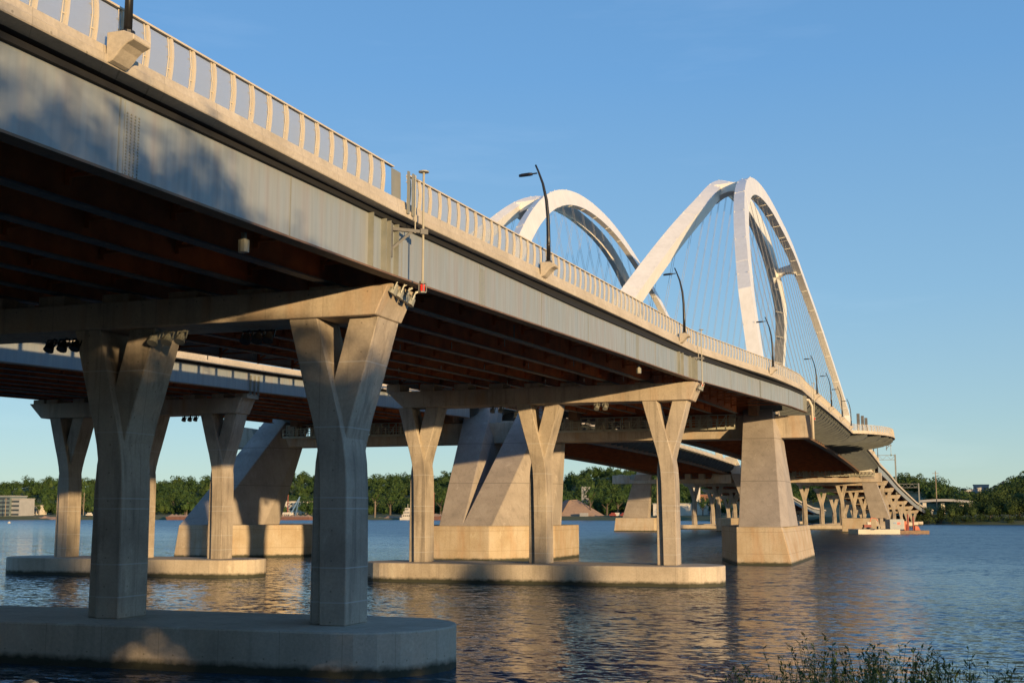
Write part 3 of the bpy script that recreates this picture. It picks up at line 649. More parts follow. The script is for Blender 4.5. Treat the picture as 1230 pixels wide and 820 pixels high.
def arch(label, keys, tie, hs):
    A = thing('bridge_arch', label, 'arch', group='twin basket-handle arches')
    for key in keys:
        R = rib_data(key); n = len(R['s'])
        a = MB(); a.sections([[tuple(R['c'][k][i]) for k in range(4)] for i in range(n)]); rb = a.build('rib', M['white'], A, bevel=.0)
        # anchor plates on the intrados, studs along the extrados edge
        st = MB(); pl = []
        for i in range(4, n-4, 3):
            p1, p2 = Vector(R['c'][0][i]), Vector(R['c'][1][i]); q = (Vector(R['c'][0][i+1])-p1).normalized(); nn = (Vector(R['c'][3][i])-p1).normalized()
            b = MB(); e1 = (p2-p1)*.12; r0 = [p1+e1, p2-e1, p2-e1+q*.35, p1+e1+q*.35]
            b.sections([[v+nn*.02 for v in r0], [v-nn*.10 for v in r0]]); b.build('anchor_plate', M['white'], rb)
            for kk in (2, 3):
                c = Vector(R['c'][kk][i]); d = (Vector(R['c'][5-kk][i])-c).normalized(); st.bar(c+d*.15+nn*-.02, c+d*.15+nn*.16, .10)
        st.build('lifting_lugs', M['white'], rb, kind='stuff')
        for i in (8, 16, 26, 34, 38, 46, 56, 64):     # splice bands
            b = MB(); f = lambda j, g: [Vector(R['c'][k][j])+(Vector(R['c'][k][j])-sum((Vector(R['c'][m_][j]) for m_ in range(4)), Vector())/4).normalized()*.035 for k in range(4)]
            p = f(i, 0); dd = (Vector(R['c'][0][i+1])-Vector(R['c'][0][i])).normalized()*.3
            b.sections([p, [v+dd for v in p]]); b.build('splice_band', M['white'], rb)
        tr = tie[key]
        for s in hs:
            j = int(np.argmin(abs(R['s']-s))); 
            if R['z'][j] < zf(s)+6: continue
            for ds in (-.55, .55):
                a = MB(); a.tube([(np.interp(s+ds, R['s'], R['cx']), s+ds, np.interp(s+ds, R['s'], R['z'])-.8), (tr, s+ds*1.0, zf(s)+.2)], .026, 5); a.build('hanger', M['cable'], A)
    R1, R2 = rib_data(keys[0], n=200), rib_data(keys[1], n=200)
    def at(R, s): return np.array([np.interp(s, R['s'], R['cx']), s, np.interp(s, R['s'], R['z'])])
    for s, w, h in CB:                              # crown ties and struts
        p, q = at(R1, s), at(R2, s); zc = (p[2]+q[2])/2
        a = MB(); xs = np.linspace(q[0], p[0], 9); rings = []
        for x in xs:
            u = abs((x-xs[0])/(xs[-1]-xs[0])-.5)*2; hh = h*(.55+.45*u**2); zc_ = q[2]+(p[2]-q[2])*((x-xs[0])/(xs[-1]-xs[0]))
            rings.append([(x, s-w/2, zc_-hh+h*.3), (x, s+w/2, zc_-hh+h*.3), (x, s+w/2, zc_+h*.3), (x, s-w/2, zc_+h*.3)])
        a.sections(rings); a.build('cross_strut', M['white'], A, bevel=.05)
    return A
hs = [126+8.2*i for i in range(25)]
CB = [(177, 3.0, 2.9), (267, 3.0, 2.9)]
arch('white arch of the nearer bridge, the tall right-hand one with a pointed crown', ('nn', 'nf'), {'nn': .7, 'nf': -21.6}, hs)
arch('white arch of the farther bridge, the left one partly hidden behind the deck railing', ('fn', 'ff'), {'fn': -38.2, 'ff': -60.6}, hs)

# ------------------------------------------------------------------ lamps on brackets
LS = [-17.9, 16.3, 50.2, 82.0, 121., 146., 170., 195., 262., 290., 318.]
def lamp(s, label):
    t = tf_over(s) if 204 < s < 245 else tf_near(s); z = zf(s)
    Lp = thing('street_lamp', label, 'street lamp', (t, s, z), 'curved street lamps along the near railing')
    a = MB()                                     # concrete bracket: cantilevered corbel
    pr = [(-.05, .17), (.03, .17), (.13, .21), (.23, .31), (.36, .46), (.50, .57), (.70, .65), (.70, .77), (.40, .90), (-.05, .90)]
    for y0, y1 in ((-.34, .34),): a.sections([[(x, y, zz) for x, zz in pr] for y in (y0, y1)])
    a.build('bracket', M['parapet'], Lp, bevel=.02)
    b = MB(); b.tube([(.28, 0, .88), (.28, 0, 1.0)], .17, 12); b.build('base_plate', M['black'], Lp)
    c = MB(); pts = [(.28, 0, 1.0), (.28, 0, 2.2), (.26, 0, 3.2), (.18, 0, 4.1), (.0, 0, 4.95), (-.24, 0, 5.62), (-.38, 0, 5.95)]
    c.tube(pts, [.105, .10, .09, .08, .065, .05, .045], 10); c.build('pole', M['black'], Lp, smooth=True)
    d = MB(); d.bar((-.30, 0, 5.52), (-.62, 0, 5.50), .06); d.sections([[(x, -y, zz-.05), (x, y, zz-.05), (x, y*.8, zz+.05), (x, -y*.8, zz+.05)] for x, y, zz in ((-.55, .08, 5.5), (-.7, .16, 5.5), (-1.1, .15, 5.48), (-1.25, .07, 5.46))]); d.build('lamp_head', M['black'], Lp)
    return Lp
LL = ['black lamp pole nearest the camera on a concrete bracket, cut off by the top edge', 'curved black lamp in front of the left arch', 'curved black lamp between the two arches', 'curved black lamp beside the foot of the right arch',
      'first small lamp over the arch deck, right of the near arch leg', 'second small lamp over the arch deck', 'third small lamp over the arch deck, in front of the descending rib', 'fourth small lamp over the arch deck, just before the overlook',
      'first tiny lamp beyond the overlook', 'second tiny lamp beyond the overlook', 'farthest tiny lamp beyond the overlook']
for s, l in zip(LS, LL): lamp(s, l)
# ------------------------------------------------------------------ navigation lights
def navlight(s, x_off, label, lens='redlens'):
    t = tf_near(s)+x_off; z = zf(s)
    N = thing('navigation_light', label, 'navigation light', (t, s, z), 'navigation lights hung on poles beside the deck')
    a = MB(); a.tube([(0, 0, -2.3), (0, 0, 1.86)], .045, 8); a.tube([(0, 0, 1.86), (0, 0, 1.9)], .2, 12); a.build('pole', M['navp'], N)
    a = MB(); a.tube([(-.22, -.25, -.5), (-.22, -.25, 1.7)], .025, 6); a.build('conduit', M['navp'], N)
    a = MB(); a.bar((0, .0, -.42), (-.95, -.9, -.42), .12); a.bar((-.35, -.3, -.46), (-.9, -.9, -1.2), .09); a.bar((-.9, -.95, -.2), (-.9, -.95, -1.5), .14); a.bar((-.1, -.1, -.42), (.12, .1, -.42), .2); a.build('arm', M['greyfl'], N)
    a = MB(); a.tube([(0, 0, -2.3), (0, 0, -2.38)], .14, 8)
    for k in range(4): c, q = math.cos(k*1.57+.6)*.14, math.sin(k*1.57+.6)*.14; a.bar((c, q, -2.38), (c, q, -2.68), .03)
    a.tube([(0, 0, -2.68), (0, 0, -2.73)], .15, 8); a.build('cage', M['galv'], N)
    a = MB(); a.tube([(0, 0, -2.41), (0, 0, -2.64)], .075, 10); a.build('lens', M[lens], N)
navlight(.3, .35, 'red navigation lamp on a pale pole hanging above the nearest pier')
navlight(56.6, .3, 'red navigation lamp on a pale pole above the middle pier')
navlight(115.5, .3, 'red navigation lamp on a pale pole beside the near arch leg')
navlight(243, 5.8, 'green navigation lamp under the far end of the overlook', 'greenlens')
# pipe down the end of the girder at the arch pier
a = MB(); a.tube([(6.6, 108.1, zf(104)-.5), (7.2, 108.4, zf(104)-.6), (7.5, 108.8, zf(104)-1.3), (7.5, 109.2, 14.2)], .17, 8)
tag(a.build('drain_pipe', M['post'], smooth=True), 'pale drain pipe bending down beside the cross beam end of the near arch leg', 'drain pipe')
# ------------------------------------------------------------------ floodlights
def floods(pts, me, lab, rot=0):
    P0 = ('leftmost', 'second', 'third', 'fourth')
    for i, p in enumerate(pts):
        o = link('floodlight', me, None, p); o.rotation_euler = (rad(-25), 0, rad(rot+8*(i % 2)))
        tag(o, (P0[i] if i < len(pts)-1 or i == 0 else 'rightmost')+' '+lab, 'floodlight', 'floodlights on the piers')
floods([(1.62, .35+.55*i, 13.93-.05*i) for i in range(4)], fl_grey, 'pale floodlight on the right end of the nearest pier cap', -60)
floods([(-13.4+.62*i, -.05, 12.35) for i in range(3)], fl_dark, 'black floodlight hanging under the nearest pier cap, left of the left column')
floods([(-8.6+.62*i, .1, 12.45) for i in range(3)], fl_grey, 'floodlight hanging under the nearest pier cap, right of the left column')
floods([(-5.1+.5*i, 1.2, 12.5) for i in range(3)], fl_dark, 'dark floodlight under the nearest pier cap, just left of the right column')
floods([(3.4, 56.+.7*i, 15.5) for i in range(2)], fl_grey, 'floodlight on the right end of the middle pier cap', -60)
floods([(-4.9+.7*i, 55.4, 14.1) for i in range(2)], fl_grey, 'floodlight under the middle pier cap between its centre and right columns')
floods([(-13.8+.7*i, 55.4, 14.1) for i in range(2)], fl_grey, 'floodlight under the middle pier cap between its left and centre columns')
floods([(-43.6+.6*i, 55.8, 14.1) for i in range(3)], fl_dark, 'dark floodlight under the cap of the left-hand far-bridge pier')
# ------------------------------------------------------------------ maintenance platforms on the cross beams
def platform(label, x0, x1, y, z, n):
    P = thing('work_platform', label, 'work platform', (0, 0, 0), 'steel work platforms on the cross beams')
    a = MB(); a.box((x0, y-1.0, z), (x1, y-.35, z+.06)); a.box((x0, y-1.06, z-.12), (x1, y-.98, z+.16)); a.build('walkway', M['platf'], P)
    for i in range(n+1):
        x = x0+(x1-x0)*i/n; b = MB(); b.bar((x, y-1., z-.1), (x, y-1., z+1.15), .12); b.build('upright', M['platf'], P); b = MB(); b.bar((x, y-.02, z), (x, y-.02, z+1.75), .11); b.build('rear_upright', M['platf'], P)
        if i < n and i % 2 == 0: 
            b = MB(); xx = x0+(x1-x0)*(i+1)/n; b.bar((x, y-.02, z+.1), (xx, y-.02, z+1.7), .11); b.build('brace', M['platf'], P)
    for h in (.5, 1.1): b = MB(); b.bar((x0, y-1.0, z+h), (x1, y-1.0, z+h), .09); b.build('rail', M['platf'], P)
    for h in (.9, 1.7): b = MB(); b.bar((x0, y-.02, z+h), (x1, y-.02, z+h), .11); b.build('rail', M['platf'], P)
    for i in range(0, n, 3):
        x = x0+(x1-x0)*(i+.5)/n; b = MB(); b.box((x-.35, y+.2, z+.1), (x+.45, y+.8, z+1.5)); b.build('crate', M['cap'], P)
platform('steel work platform on the cross beam between the middle pier columns', -25.3, -1.6, 109.35, 15.65, 22)
platform('steel work platform on the far bridge cross beam, left of the shaded column', -62.5, -43.0, 109.35, 15.65, 18)
platform('distant steel work platform on the cross beam at the far end of the right arch', -18, 5.5, 336.0, 16.3, 22)

# ------------------------------------------------------------------ water
a = MB(); a.add([(-6000, -400, 0), (3000, -400, 0), (3000, 3000, 0), (-6000, 3000, 0)], [(0, 1, 2, 3)])
a.build('river_water', M['water'], kind='structure')
# ------------------------------------------------------------------ near bank and far shore terrain
SH = [(-1600, 760), (-900, 772), (-680, 786), (-409, 876), (-230, 877), (-150, 852), (-60, 700), (20, 600), (60, 592), (300, 560), (1200, 540)]
def grid(name, xs, ys, hf, m):
    v = [(x, y, hf(x, y)) for y in ys for x in xs]; nx = len(xs)
    f = [(j*nx+i, j*nx+i+1, (j+1)*nx+i+1, (j+1)*nx+i) for j in range(len(ys)-1) for i in range(nx-1)]
    a = MB(); a.add(v, f); return a.build(name, m, smooth=True, kind='structure')
# skyline (direction ratio x across per depth -> ridge height above the eye in rise per depth)
SKY = [(-500, 560), (-200, 572), (0, 580), (60, 574), (100, 575), (180, 580), (205, 577), (250, 573), (330, 571), (360, 567), (440, 573), (520, 572), (560, 567), (620, 575), (665, 574), (690, 570), (705, 564), (740, 563), (760, 567), (850, 572), (900, 575), (960, 576), (1040, 576), (1085, 572), (1120, 578), (1145, 586), (1165, 594), (1185, 590), (1200, 580), (1215, 572), (1300, 560), (1500, 560)]
cx, cy, chh = 20.234, -41.585, 5.591
cyaw, syaw = math.cos(.322), math.sin(.322)
def view(x, y):
    dx, dy = x-cx, y-cy; dep = -syaw*dx+cyaw*dy; return dep, (cyaw*dx+syaw*dy)/max(dep, 1)
def far_h(x, y):
    sh = interp(SH, x); d = y-sh
    if d < -12: return -3
    if d < 6: return -2.2+ (d+12)/18*4.4
    dep, r = view(x, y); px = 615+1491*r*1.0
    ridge = chh+(615.6-interp(SKY, px))/1491*dep-11
    u = min(1, max(0, (d-110)/330)); u = u*u*(3-2*u)
    n = 2.5*math.sin(x*.013+1)*math.sin(y*.017)+1.5*math.sin(x*.041+y*.03)
    base = 2.6+min(d, 100)*.02
    if d > 470: ridge -= (d-470)*.05
    return base+(ridge-base+n*.6)*u
grid('far_shore_ground', np.concatenate([np.arange(-1500, 500, 24)]), np.concatenate([np.arange(540, 1100, 14), np.arange(1100, 1800, 40), [2500, 6000]]), far_h, M['ground'])
def near_h(x, y):
    y += min(170, max(0, x-64)*2.1)
    u = (y+9+2*math.sin(x*.11))/26
    return -2 if y > 6 else -.4-u*3.0+ .18*math.sin(x*1.3)*math.sin(y*.9) if y > -40 else 3.55+min(2.2, (-40-y)*.05)+.1*math.sin(x*.5)
grid('near_bank_ground', np.concatenate([[-400, -200, -100], np.arange(-60, 150, 2.), [170, 260, 400]]), np.concatenate([[-400, -300, -260, -230, -210, -190, -170, -150, -130, -110, -95, -80, -70, -63, -56, -50], np.arange(-46, 9, 2.)]), near_h, M['bank'])

# ------------------------------------------------------------------ trees
def crown_np(n, rx, rz, lobes, leaf, r):
    """leaf-sized triangles spread through several lobes of a crown; returns verts (k,3,3)"""
    cs = []
    for i in range(lobes):
        a = r.uniform(0, 6.283); q = r.uniform(.15, .62); zz = r.uniform(-.45, .75)
        cs.append((q*rx*math.cos(a)*(1-.35*abs(zz)), q*rx*math.sin(a)*(1-.35*abs(zz)), zz*rz*.75, r.uniform(.38, .58)*(1-.25*max(0, zz))))
    idx = r.integers(0, lobes, n); C = np.array(cs)[idx]
    d = r.normal(size=(n, 3)); d /= np.linalg.norm(d, axis=1)[:, None]; rr = r.uniform(.72, 1.06, n)
    P = C[:, :3]+d*rr[:, None]*C[:, 3:4]*np.array([rx, rx, rz*.85])
    t = r.normal(size=(n, 3, 3)); t /= np.linalg.norm(t, axis=2)[:, :, None]
    # bias leaves to lie roughly along the crown surface
    t -= d[:, None, :]*(np.einsum('nij,nj->ni', t, d)*.65)[:, :, None]
    return P[:, None, :]+t*(leaf*r.uniform(.6, 1.25, (n, 1, 1)))
def tri_mesh(name, T, m):
    T = np.asarray(T, np.float32).reshape(-1, 3); n = len(T)//3
    me = bpy.data.meshes.new(name); me.vertices.add(len(T)); me.vertices.foreach_set('co', T.ravel())
    me.loops.add(len(T)); me.loops.foreach_set('vertex_index', np.arange(len(T), dtype=np.int32))
    me.polygons.add(n); me.polygons.foreach_set('loop_start', np.arange(n, dtype=np.int32)*3)
    me.update(); me.validate(); me.materials.append(m); return me
def core_tris(rx, rz, r, k=.72):                  # solid core added inside the crown to block light
    bm = bmesh.new(); bmesh.ops.create_icosphere(bm, subdivisions=1, radius=1); out = []
    js = {v.index: r.uniform(.8, 1.1) for v in bm.verts}
    for f in bm.faces: out.append([[v.co.x*rx*k*js[v.index], v.co.y*rx*k*js[v.index], v.co.z*rz*k*js[v.index]] for v in f.verts])
    bm.free(); return np.array(out)
PROT = []
for i in range(7):
    rx, rz = 1.0, rng.uniform(.85, 1.25)
    PROT.append(np.concatenate([crown_np(300, rx, rz, 8, .15, rng), core_tris(rx*.62, rz*.62, rng)]))
allT = []
def put_tree(x, y, z, r_, h=1.0):
    T = PROT[rng.integers(0, 7)]; a = rng.uniform(0, 6.28); c, s_ = math.cos(a), math.sin(a)
    R = np.array([[c, -s_, 0], [s_, c, 0], [0, 0, h]])
    return (T@R.T)*r_+np.array([x, y, z+r_*h*.75])
cnt = 0; tries = 0
while cnt < 3000 and tries < 60000:
    tries += 1
    px = rng.uniform(-40, 1290); r = (px-615)/1491; dep = rng.uniform(700, 1500)
    x = cx+(-syaw+cyaw*r)*dep; y = cy+(cyaw+syaw*r)*dep
    d = y-interp(SH, x)
    if d < 60 or d > 640: continue
    if px < 130 and 100 < d < 250 and rng.random() < .85: continue
    if abs(x+24) < 55 and d < 260: continue
    if -55 < x < 20 and d < 420: continue
    allT.append(put_tree(x, y, far_h(x, y)-1, rng.uniform(5, 9.5), rng.uniform(.85, 1.25))); cnt += 1
o = link('hillside_forest', tri_mesh('hillside_forest', np.concatenate(allT), M['leaf']), None, kind='stuff')
tag(o, 'dense green forest covering the hills along the far shore', 'forest')
TL = {}
def tree(x, y, r_, h, label, mt='leaf', n=420, trunk=True, name='tree', zbase=None, lf=.13):
    z = (far_h(x, y) if y > 200 else near_h(x, y)) if zbase is None else zbase
    T = thing(name, label, 'tree', (x, y, z), 'trees along the shores')
    cr = np.concatenate([crown_np(n, 1, h, 9, lf, rng), core_tris(.5, h*.5, rng)])*r_
    tri = tri_mesh('crown', cr, M[mt]); link('crown', tri, T, (0, 0, r_*h*.95+r_*.5))
    if trunk:
        a = MB(); hh = r_*h*1.1+r_*.5; a.tube([(0, 0, -.5), (.02*r_, 0, hh*.5), (0, .03*r_, hh)], [r_*.10, r_*.07, r_*.04], 7)
        for k in range(4):
            an = k*1.7+x; a.tube([(0, 0, hh*(.35+.1*k)), (math.cos(an)*r_*.45, math.sin(an)*r_*.45, hh*(.65+.1*k))], [r_*.045, r_*.02], 5)
        a.build('trunk', M['trunk'], T)
    return T
def P_at(px, s):                                   # point on ground line in a given direction
    r = (px-615)/1491; dxr, dyr = -syaw+cyaw*r, cyaw+syaw*r; k_ = (s-cy)/dyr; return cx+dxr*k_, s
far_trees = [(30, 830, 5, 1.1, 'round tree beside the glass office building'), (52, 835, 4.5, 1.0, 'small bushy tree right of the glass office building'), (92, 850, 8, 1.2, 'broad green tree left of the left shaded column'),
 (103, 905, 9, 1.7, 'tall dark conifer rising above the left skyline'), (212, 900, 9, 1.1, 'tree under the left hill, right of the left shaded column'), (226, 890, 8, 1.0, 'bushy tree near the left arch footing'),
 (452, 930, 10, 1.2, 'bright green tree at the water, right of the dark column'), (470, 925, 9, 1.1, 'second bright tree right of the dark column'), (530, 935, 9, 1.0, 'green tree beside the white towboat'),
 (708, 905, 9, 1.4, 'pointed dark tree standing right of the covered gravel pile'), (728, 925, 9, .9, 'broad dark tree right of the pointed tree'), (741, 930, 9, .9, 'dark tree just left of the distant left arch leg'),
 (842, 870, 5, 1.0, 'bush in front of the long pale warehouse'), (884, 860, 6, 1.0, 'leafy bush at the right end of the long pale warehouse'), (862, 868, 4, .8, 'low bush in front of the warehouse door')]
for px, s, r_, h, l in far_trees:
    x, y = P_at(px, s); tree(x, y, r_, h, l)
LR = [(1110, 606, 5), (1125, 604, 6), (1138, 601, 5.5), (1150, 606, 7), (1163, 603, 6), (1172, 612, 9), (1184, 605, 8), (1195, 618, 10.5), (1207, 604, 8.5), (1219, 622, 11), (1229, 606, 9), (1243, 612, 10), (1176, 640, 10), (1186, 650, 9.5), (1255, 606, 10), (1099, 612, 4)]
adj = ['leftmost low bushy', 'second low bushy', 'third low bushy', 'fourth dark', 'fifth dark', 'sixth tall dark', 'seventh dark', 'eighth tall bright-topped', 'ninth dark', 'tenth tallest', 'rightmost visible dark', 'partly cropped dark', 'pale-topped rear', 'second rear', 'dark edge', 'tiny']
HT = [9.5, 10.5, 11, 12.5, 12, 17, 13, 21, 15, 23, 16, 22, 19, 20, 17, 8]
for (px, s, r_), l, ht in zip(LR, adj, HT):
    x, y = P_at(px, s); T = thing('tree', l+' tree on the low right-hand shore', 'tree', (x, y, .3), 'trees along the shores'); rr = r_*.8; h = ht/2/rr
    link('crown', tri_mesh('crown', np.concatenate([crown_np(1100, 1, h, 12, .10, rng), core_tris(.62, h*.62, rng)])*rr, M['leafshade']), T, (0, 0, ht*.5))
    a = MB(); a.tube([(0, 0, -.5), (0, .2, ht*.6)], [.45, .15], 6); a.build('trunk', M['trunk'], T)
us = []
for k in range(70):
    px = 1092+2.4*k+rng.uniform(-2, 2); x, y = P_at(px, rng.uniform(592, 612)); us.append(crown_np(260, 1, rng.uniform(.7, 1.1), 6, .13, rng)*rng.uniform(2.2, 3.6)+np.array([x, y, rng.uniform(1.5, 3.2)]))
o = link('shore_bushes', tri_mesh('shore_bushes', np.concatenate(us), M['leafshade']), None, kind='stuff'); tag(o, 'dark undergrowth at the waterline below the right-hand trees', 'bushes')
# trees on the near bank, right of and behind the camera: they shade the first pier
def big_tree(x, y, r_, top, label, lf=.085, core=.55):
    T = thing('tree', label, 'tree', (x, y, max(.4, near_h(x, y))), 'tall trees on the near bank')
    hc = top-near_h(x, y)-.3; rz = (hc*.5)/r_
    n = int(4200*r_/5)
    cr = np.concatenate([crown_np(n, 1, rz, 24, lf, rng), core_tris(core, rz*core, rng)])*r_
    link('crown', tri_mesh('crown', cr, M['leaf2']), T, (0, 0, .3+hc*.5))
    a = MB(); a.tube([(0, 0, -.4), (.2, .1, hc*.4), (0, .3, hc*.8)], [.42, .30, .12], 8)
    for k in range(7):
        an = k*2.4; z0 = hc*(.2+.08*k); a.tube([(.1, .1, z0), (math.cos(an)*r_*.6, math.sin(an)*r_*.6, z0+r_*.55)], [.14, .05], 5)
    a.build('trunk', M['trunk'], T)
BT = [(28.5, -45, 4.5, 18.6), (33, -42, 4.5, 20.4), (38, -44.5, 5, 21.6), (43, -40.5, 5, 20.9), (48, -43, 5, 21.3), (53, -40, 5, 21.4), (58.5, -43, 5, 20.6), (64, -41, 4.5, 18.6), (42, -52, 6, 21.8), (52, -53, 6, 22.2), (61, -52, 5.5, 21.0)]
for i, (x, y, r_, t_) in enumerate(BT):
    big_tree(x, y, r_, t_, core=.78, label=['broad', 'tall', 'dense', 'thick', 'wide', 'leafy', 'narrow', 'smaller', 'rear', 'tallest rear', 'rear right'][i]+' shade tree behind the camera, '+['one', 'two', 'three', 'four', 'five', 'six', 'seven', 'eight', 'nine', 'ten', 'eleven'][i]+' along the near bank')
for i, x in enumerate((30, 34, 38, 42, 46, 50, 54, 58, 63)):
    big_tree(x, -37.8-(i % 2)*1.2, 3.3, 10.0+(i % 3), ('first', 'second', 'third', 'fourth', 'fifth', 'sixth', 'seventh', 'eighth', 'ninth')[i]+' low willow bush under the shade trees, counting away from the camera', core=.85)
a = MB(); a.sections([[(94, -57, -1), (94, -51, -1), (94, -53, .1), (94, -55, .1)], [(100, -58, -1), (100, -50, -1), (100, -52, .9), (100, -56, .9)], [(126, -58, -1), (126, -50, -1), (126, -52, .9), (126, -56, .9)], [(132, -57, -1), (132, -51, -1), (132, -53, .1), (132, -55, .1)]]); a.build('added_islet_ground', M['bank'], kind='structure')  # made-up islet out of view, added to carry the shadow-casting poplars
for i, (x, y, r_, t_) in enumerate(((102.2, -54, 1.9, 20.4), (113.8, -54, 2.0, 20.8), (121.4, -54, 2.1, 20.6))):  # out-of-view poplars added to throw shadow bands on the middle footing
    big_tree(x, y, r_, t_, ('first', 'second', 'third')[i]+' unseen slender poplar on the added islet, put in for its shadow band', .24, core=1.0)

# ------------------------------------------------------------------ far shore buildings and boats
def windows(parent, x0, x1, y, z0, z1, nx, nz, wf=.55, hf=.5, m='window'):
    for j in range(nz):
        for i in range(nx):
            cx_ = x0+(x1-x0)*(i+.5)/nx; cz = z0+(z1-z0)*(j+.5)/nz; w_ = (x1-x0)/nx*wf/2; h_ = (z1-z0)/nz*hf/2
            a = MB(); a.box((cx_-w_, y-.12, cz-h_), (cx_+w_, y+.1, cz+h_)); a.build('window', M[m], parent)
def building(name, label, px0, px1, s, ztop, dep, wall, roof='roof', nx=0, nz=0, cat='building', zb=2.0, **k):
    x0, y0 = P_at(px0, s); x1, _ = P_at(px1, s); rz = .0
    B = thing(name, label, cat, ((x0+x1)/2, s, 0)); w_ = (x1-x0)/2
    a = MB(); a.box((-w_, 0, zb-2), (w_, dep, ztop)); a.build('wall', M[wall], B)
    a = MB(); a.box((-w_-.4, -.4, ztop+.003), (w_+.4, dep+.4, ztop+.6)); a.build('roof', M[roof], B)
    if nx: windows(B, -w_, w_, 0, zb+.5, ztop-.3, nx, nz, **k)
    return B
B = building('office_building', 'grey glass office building with banded windows at the left edge of the far shore', -12, 17, 800, 19.0, 20, 'glassy', 'bgrey', 1, 5, wf=.96, hf=.5)
building('office_annexe', 'lower pale wing of the office building with striped facade', 17, 28.5, 802, 16.8, 18, 'bgrey', 'bgrey', 1, 4, wf=.9, hf=.45)
building('warehouse', 'three-storey cream block with rows of small windows behind the moored barges', 328, 368, 925, 15.5, 16, 'bwhite', 'roof', 9, 3, wf=.35, hf=.4)
building('warehouse', 'long low pale warehouse seen between the columns right of centre', 783, 893, 900, 12.2, 30, 'bwhite', 'bgrey', 0, 0)
x, y = P_at(852, 899.5); a = MB(); a.box((x-2.5, y-.3, 3), (x+2.5, y+.2, 8)); tag(a.build('warehouse_door', M['greyc']), 'blue-grey loading door in the long pale warehouse', 'door')
building('house', 'small brown building above the warehouse roof', 838, 862, 960, 20, 14, 'brick', 'roof', 3, 1, zb=8)
building('tower', 'short cream square tower above the warehouse', 831, 838, 955, 25.5, 6, 'bwhite', 'roof', 1, 2, wf=.3, hf=.3, zb=8)
building('silo_tower', 'pale grain elevator tower left of the dark pointed tree', 698, 705, 960, 26.5, 8, 'bgrey', 'bgrey', 1, 3, wf=.3, hf=.3, zb=4)
building('pavilion', 'low tan building on the left shore between trees', 40, 52, 845, 12, 10, 'bwhite', 'roof', 4, 1, wf=.6, hf=.5)
building('apartment_block', 'grey-blue block in the gap between the right-hand hills', 1166, 1184, 1050, 28, 14, 'bgrey', 'bgrey', 5, 3, zb=10)
building('shop', 'low brick building with pale roof among the right-hand trees', 1171, 1192, 760, 13.2, 12, 'brick', 'bwhite', 3, 1)
for px, s, zt, l in ((1221, 1000, 28.5, 'brick chimney at the right edge'), (1201, 1010, 30, 'thin brown chimney above the right-hand trees')):
    x, y = P_at(px, s); a = MB(); a.tube([(x, y, 4), (x, y, zt)], [1.5 if px > 1210 else .8]*2, 8); tag(a.build('chimney', M['brick']), l+' of the far shore', 'chimney')
# covered gravel pile
x, y = P_at(688, 905); G = thing('gravel_pile', 'pyramid of brown gravel with a dark tarpaulin on its left slope', 'gravel pile', (x, y, 1.5))
a = MB(); a.add([(-18, -8, 0), (22, -8, 0), (24, 18, 0), (-22, 18, 0), (-4, 4, 14), (2, 5, 14.5)], [(0, 1, 5, 4), (1, 2, 5), (2, 3, 4, 5), (3, 0, 4), (3, 2, 1, 0)]); a.build('gravel', M['salt'], G)
a = MB(); a.add([(-24, -8.2, .3), (-9, -8.6, .3), (-4.2, 3.7, 14.2), (-8, 5, 14.0), (-25, 10, .5)], [(0, 1, 2), (0, 2, 3, 4)]); a.build('tarpaulin', M['tarp'], G)
a = MB(); a.box((9, -14, 0), (15, -11, 4)); a.build('shed', M['bgrey'], G)
for px, s, w_, h_, l in ((60, 800, 60, 1.6, 'left'), (345, 898, 40, 3.0, 'centre-left'), (500, 884, 70, 2.4, 'centre'), (230, 850, 60, 2.2, 'low'), (760, 880, 50, 1.6, 'right-of-centre')):
    x, y = P_at(px, s); a = MB(); vs_ = []; n = 18
    for i in range(n+1):
        u = -1+2*i/n; hh = h_*(1-u*u)**.5*(1+.35*math.sin(i*2.3)+.2*math.sin(i*5.1))*.8; vs_.append([(x+u*w_/2, y-6, 0), (x+u*w_/2, y-1, 1.2+hh), (x+u*w_/2, y+4, 1.2+hh*.8), (x+u*w_/2, y+9, 0)])
    a.sections(vs_); tag(a.build('rubble_bank', M['salt'], kind='structure'), 'brown rubble bank on the '+l+' far shore', 'bank')
# utility poles
for px, s, zt, l in ((12, 792, 17.5, 'pale pole in front of the office building'), (105, 840, 22.5, 'tall wooden pole left of the left shaded column'), (178, 850, 22, 'tall wooden pole right of the left shaded column'), (189, 860, 17, 'short pole near the left shore trees'),
                     (452, 880, 15, 'pair of mooring piles right of the dark column'), (1121, 640, 27, 'brown pole in front of the right hill'), (228, 880, 15, 'short post by the left arch leg'), (522, 890, 22, 'red-brown mast beside the middle leg')):
    x, y = P_at(px, s); U = thing('utility_pole', l, 'pole', (x, y, 1), 'poles on the far shore')
    a = MB(); a.tube([(0, 0, -1), (0, 0, zt-1)], [.34, .24], 6); a.build('pole', M['wood'] if 'red' not in l else M['red'], U)
    a = MB(); a.bar((-1.6, 0, zt-2.2), (1.6, 0, zt-2.2), .2); a.build('crossarm', M['wood'], U)
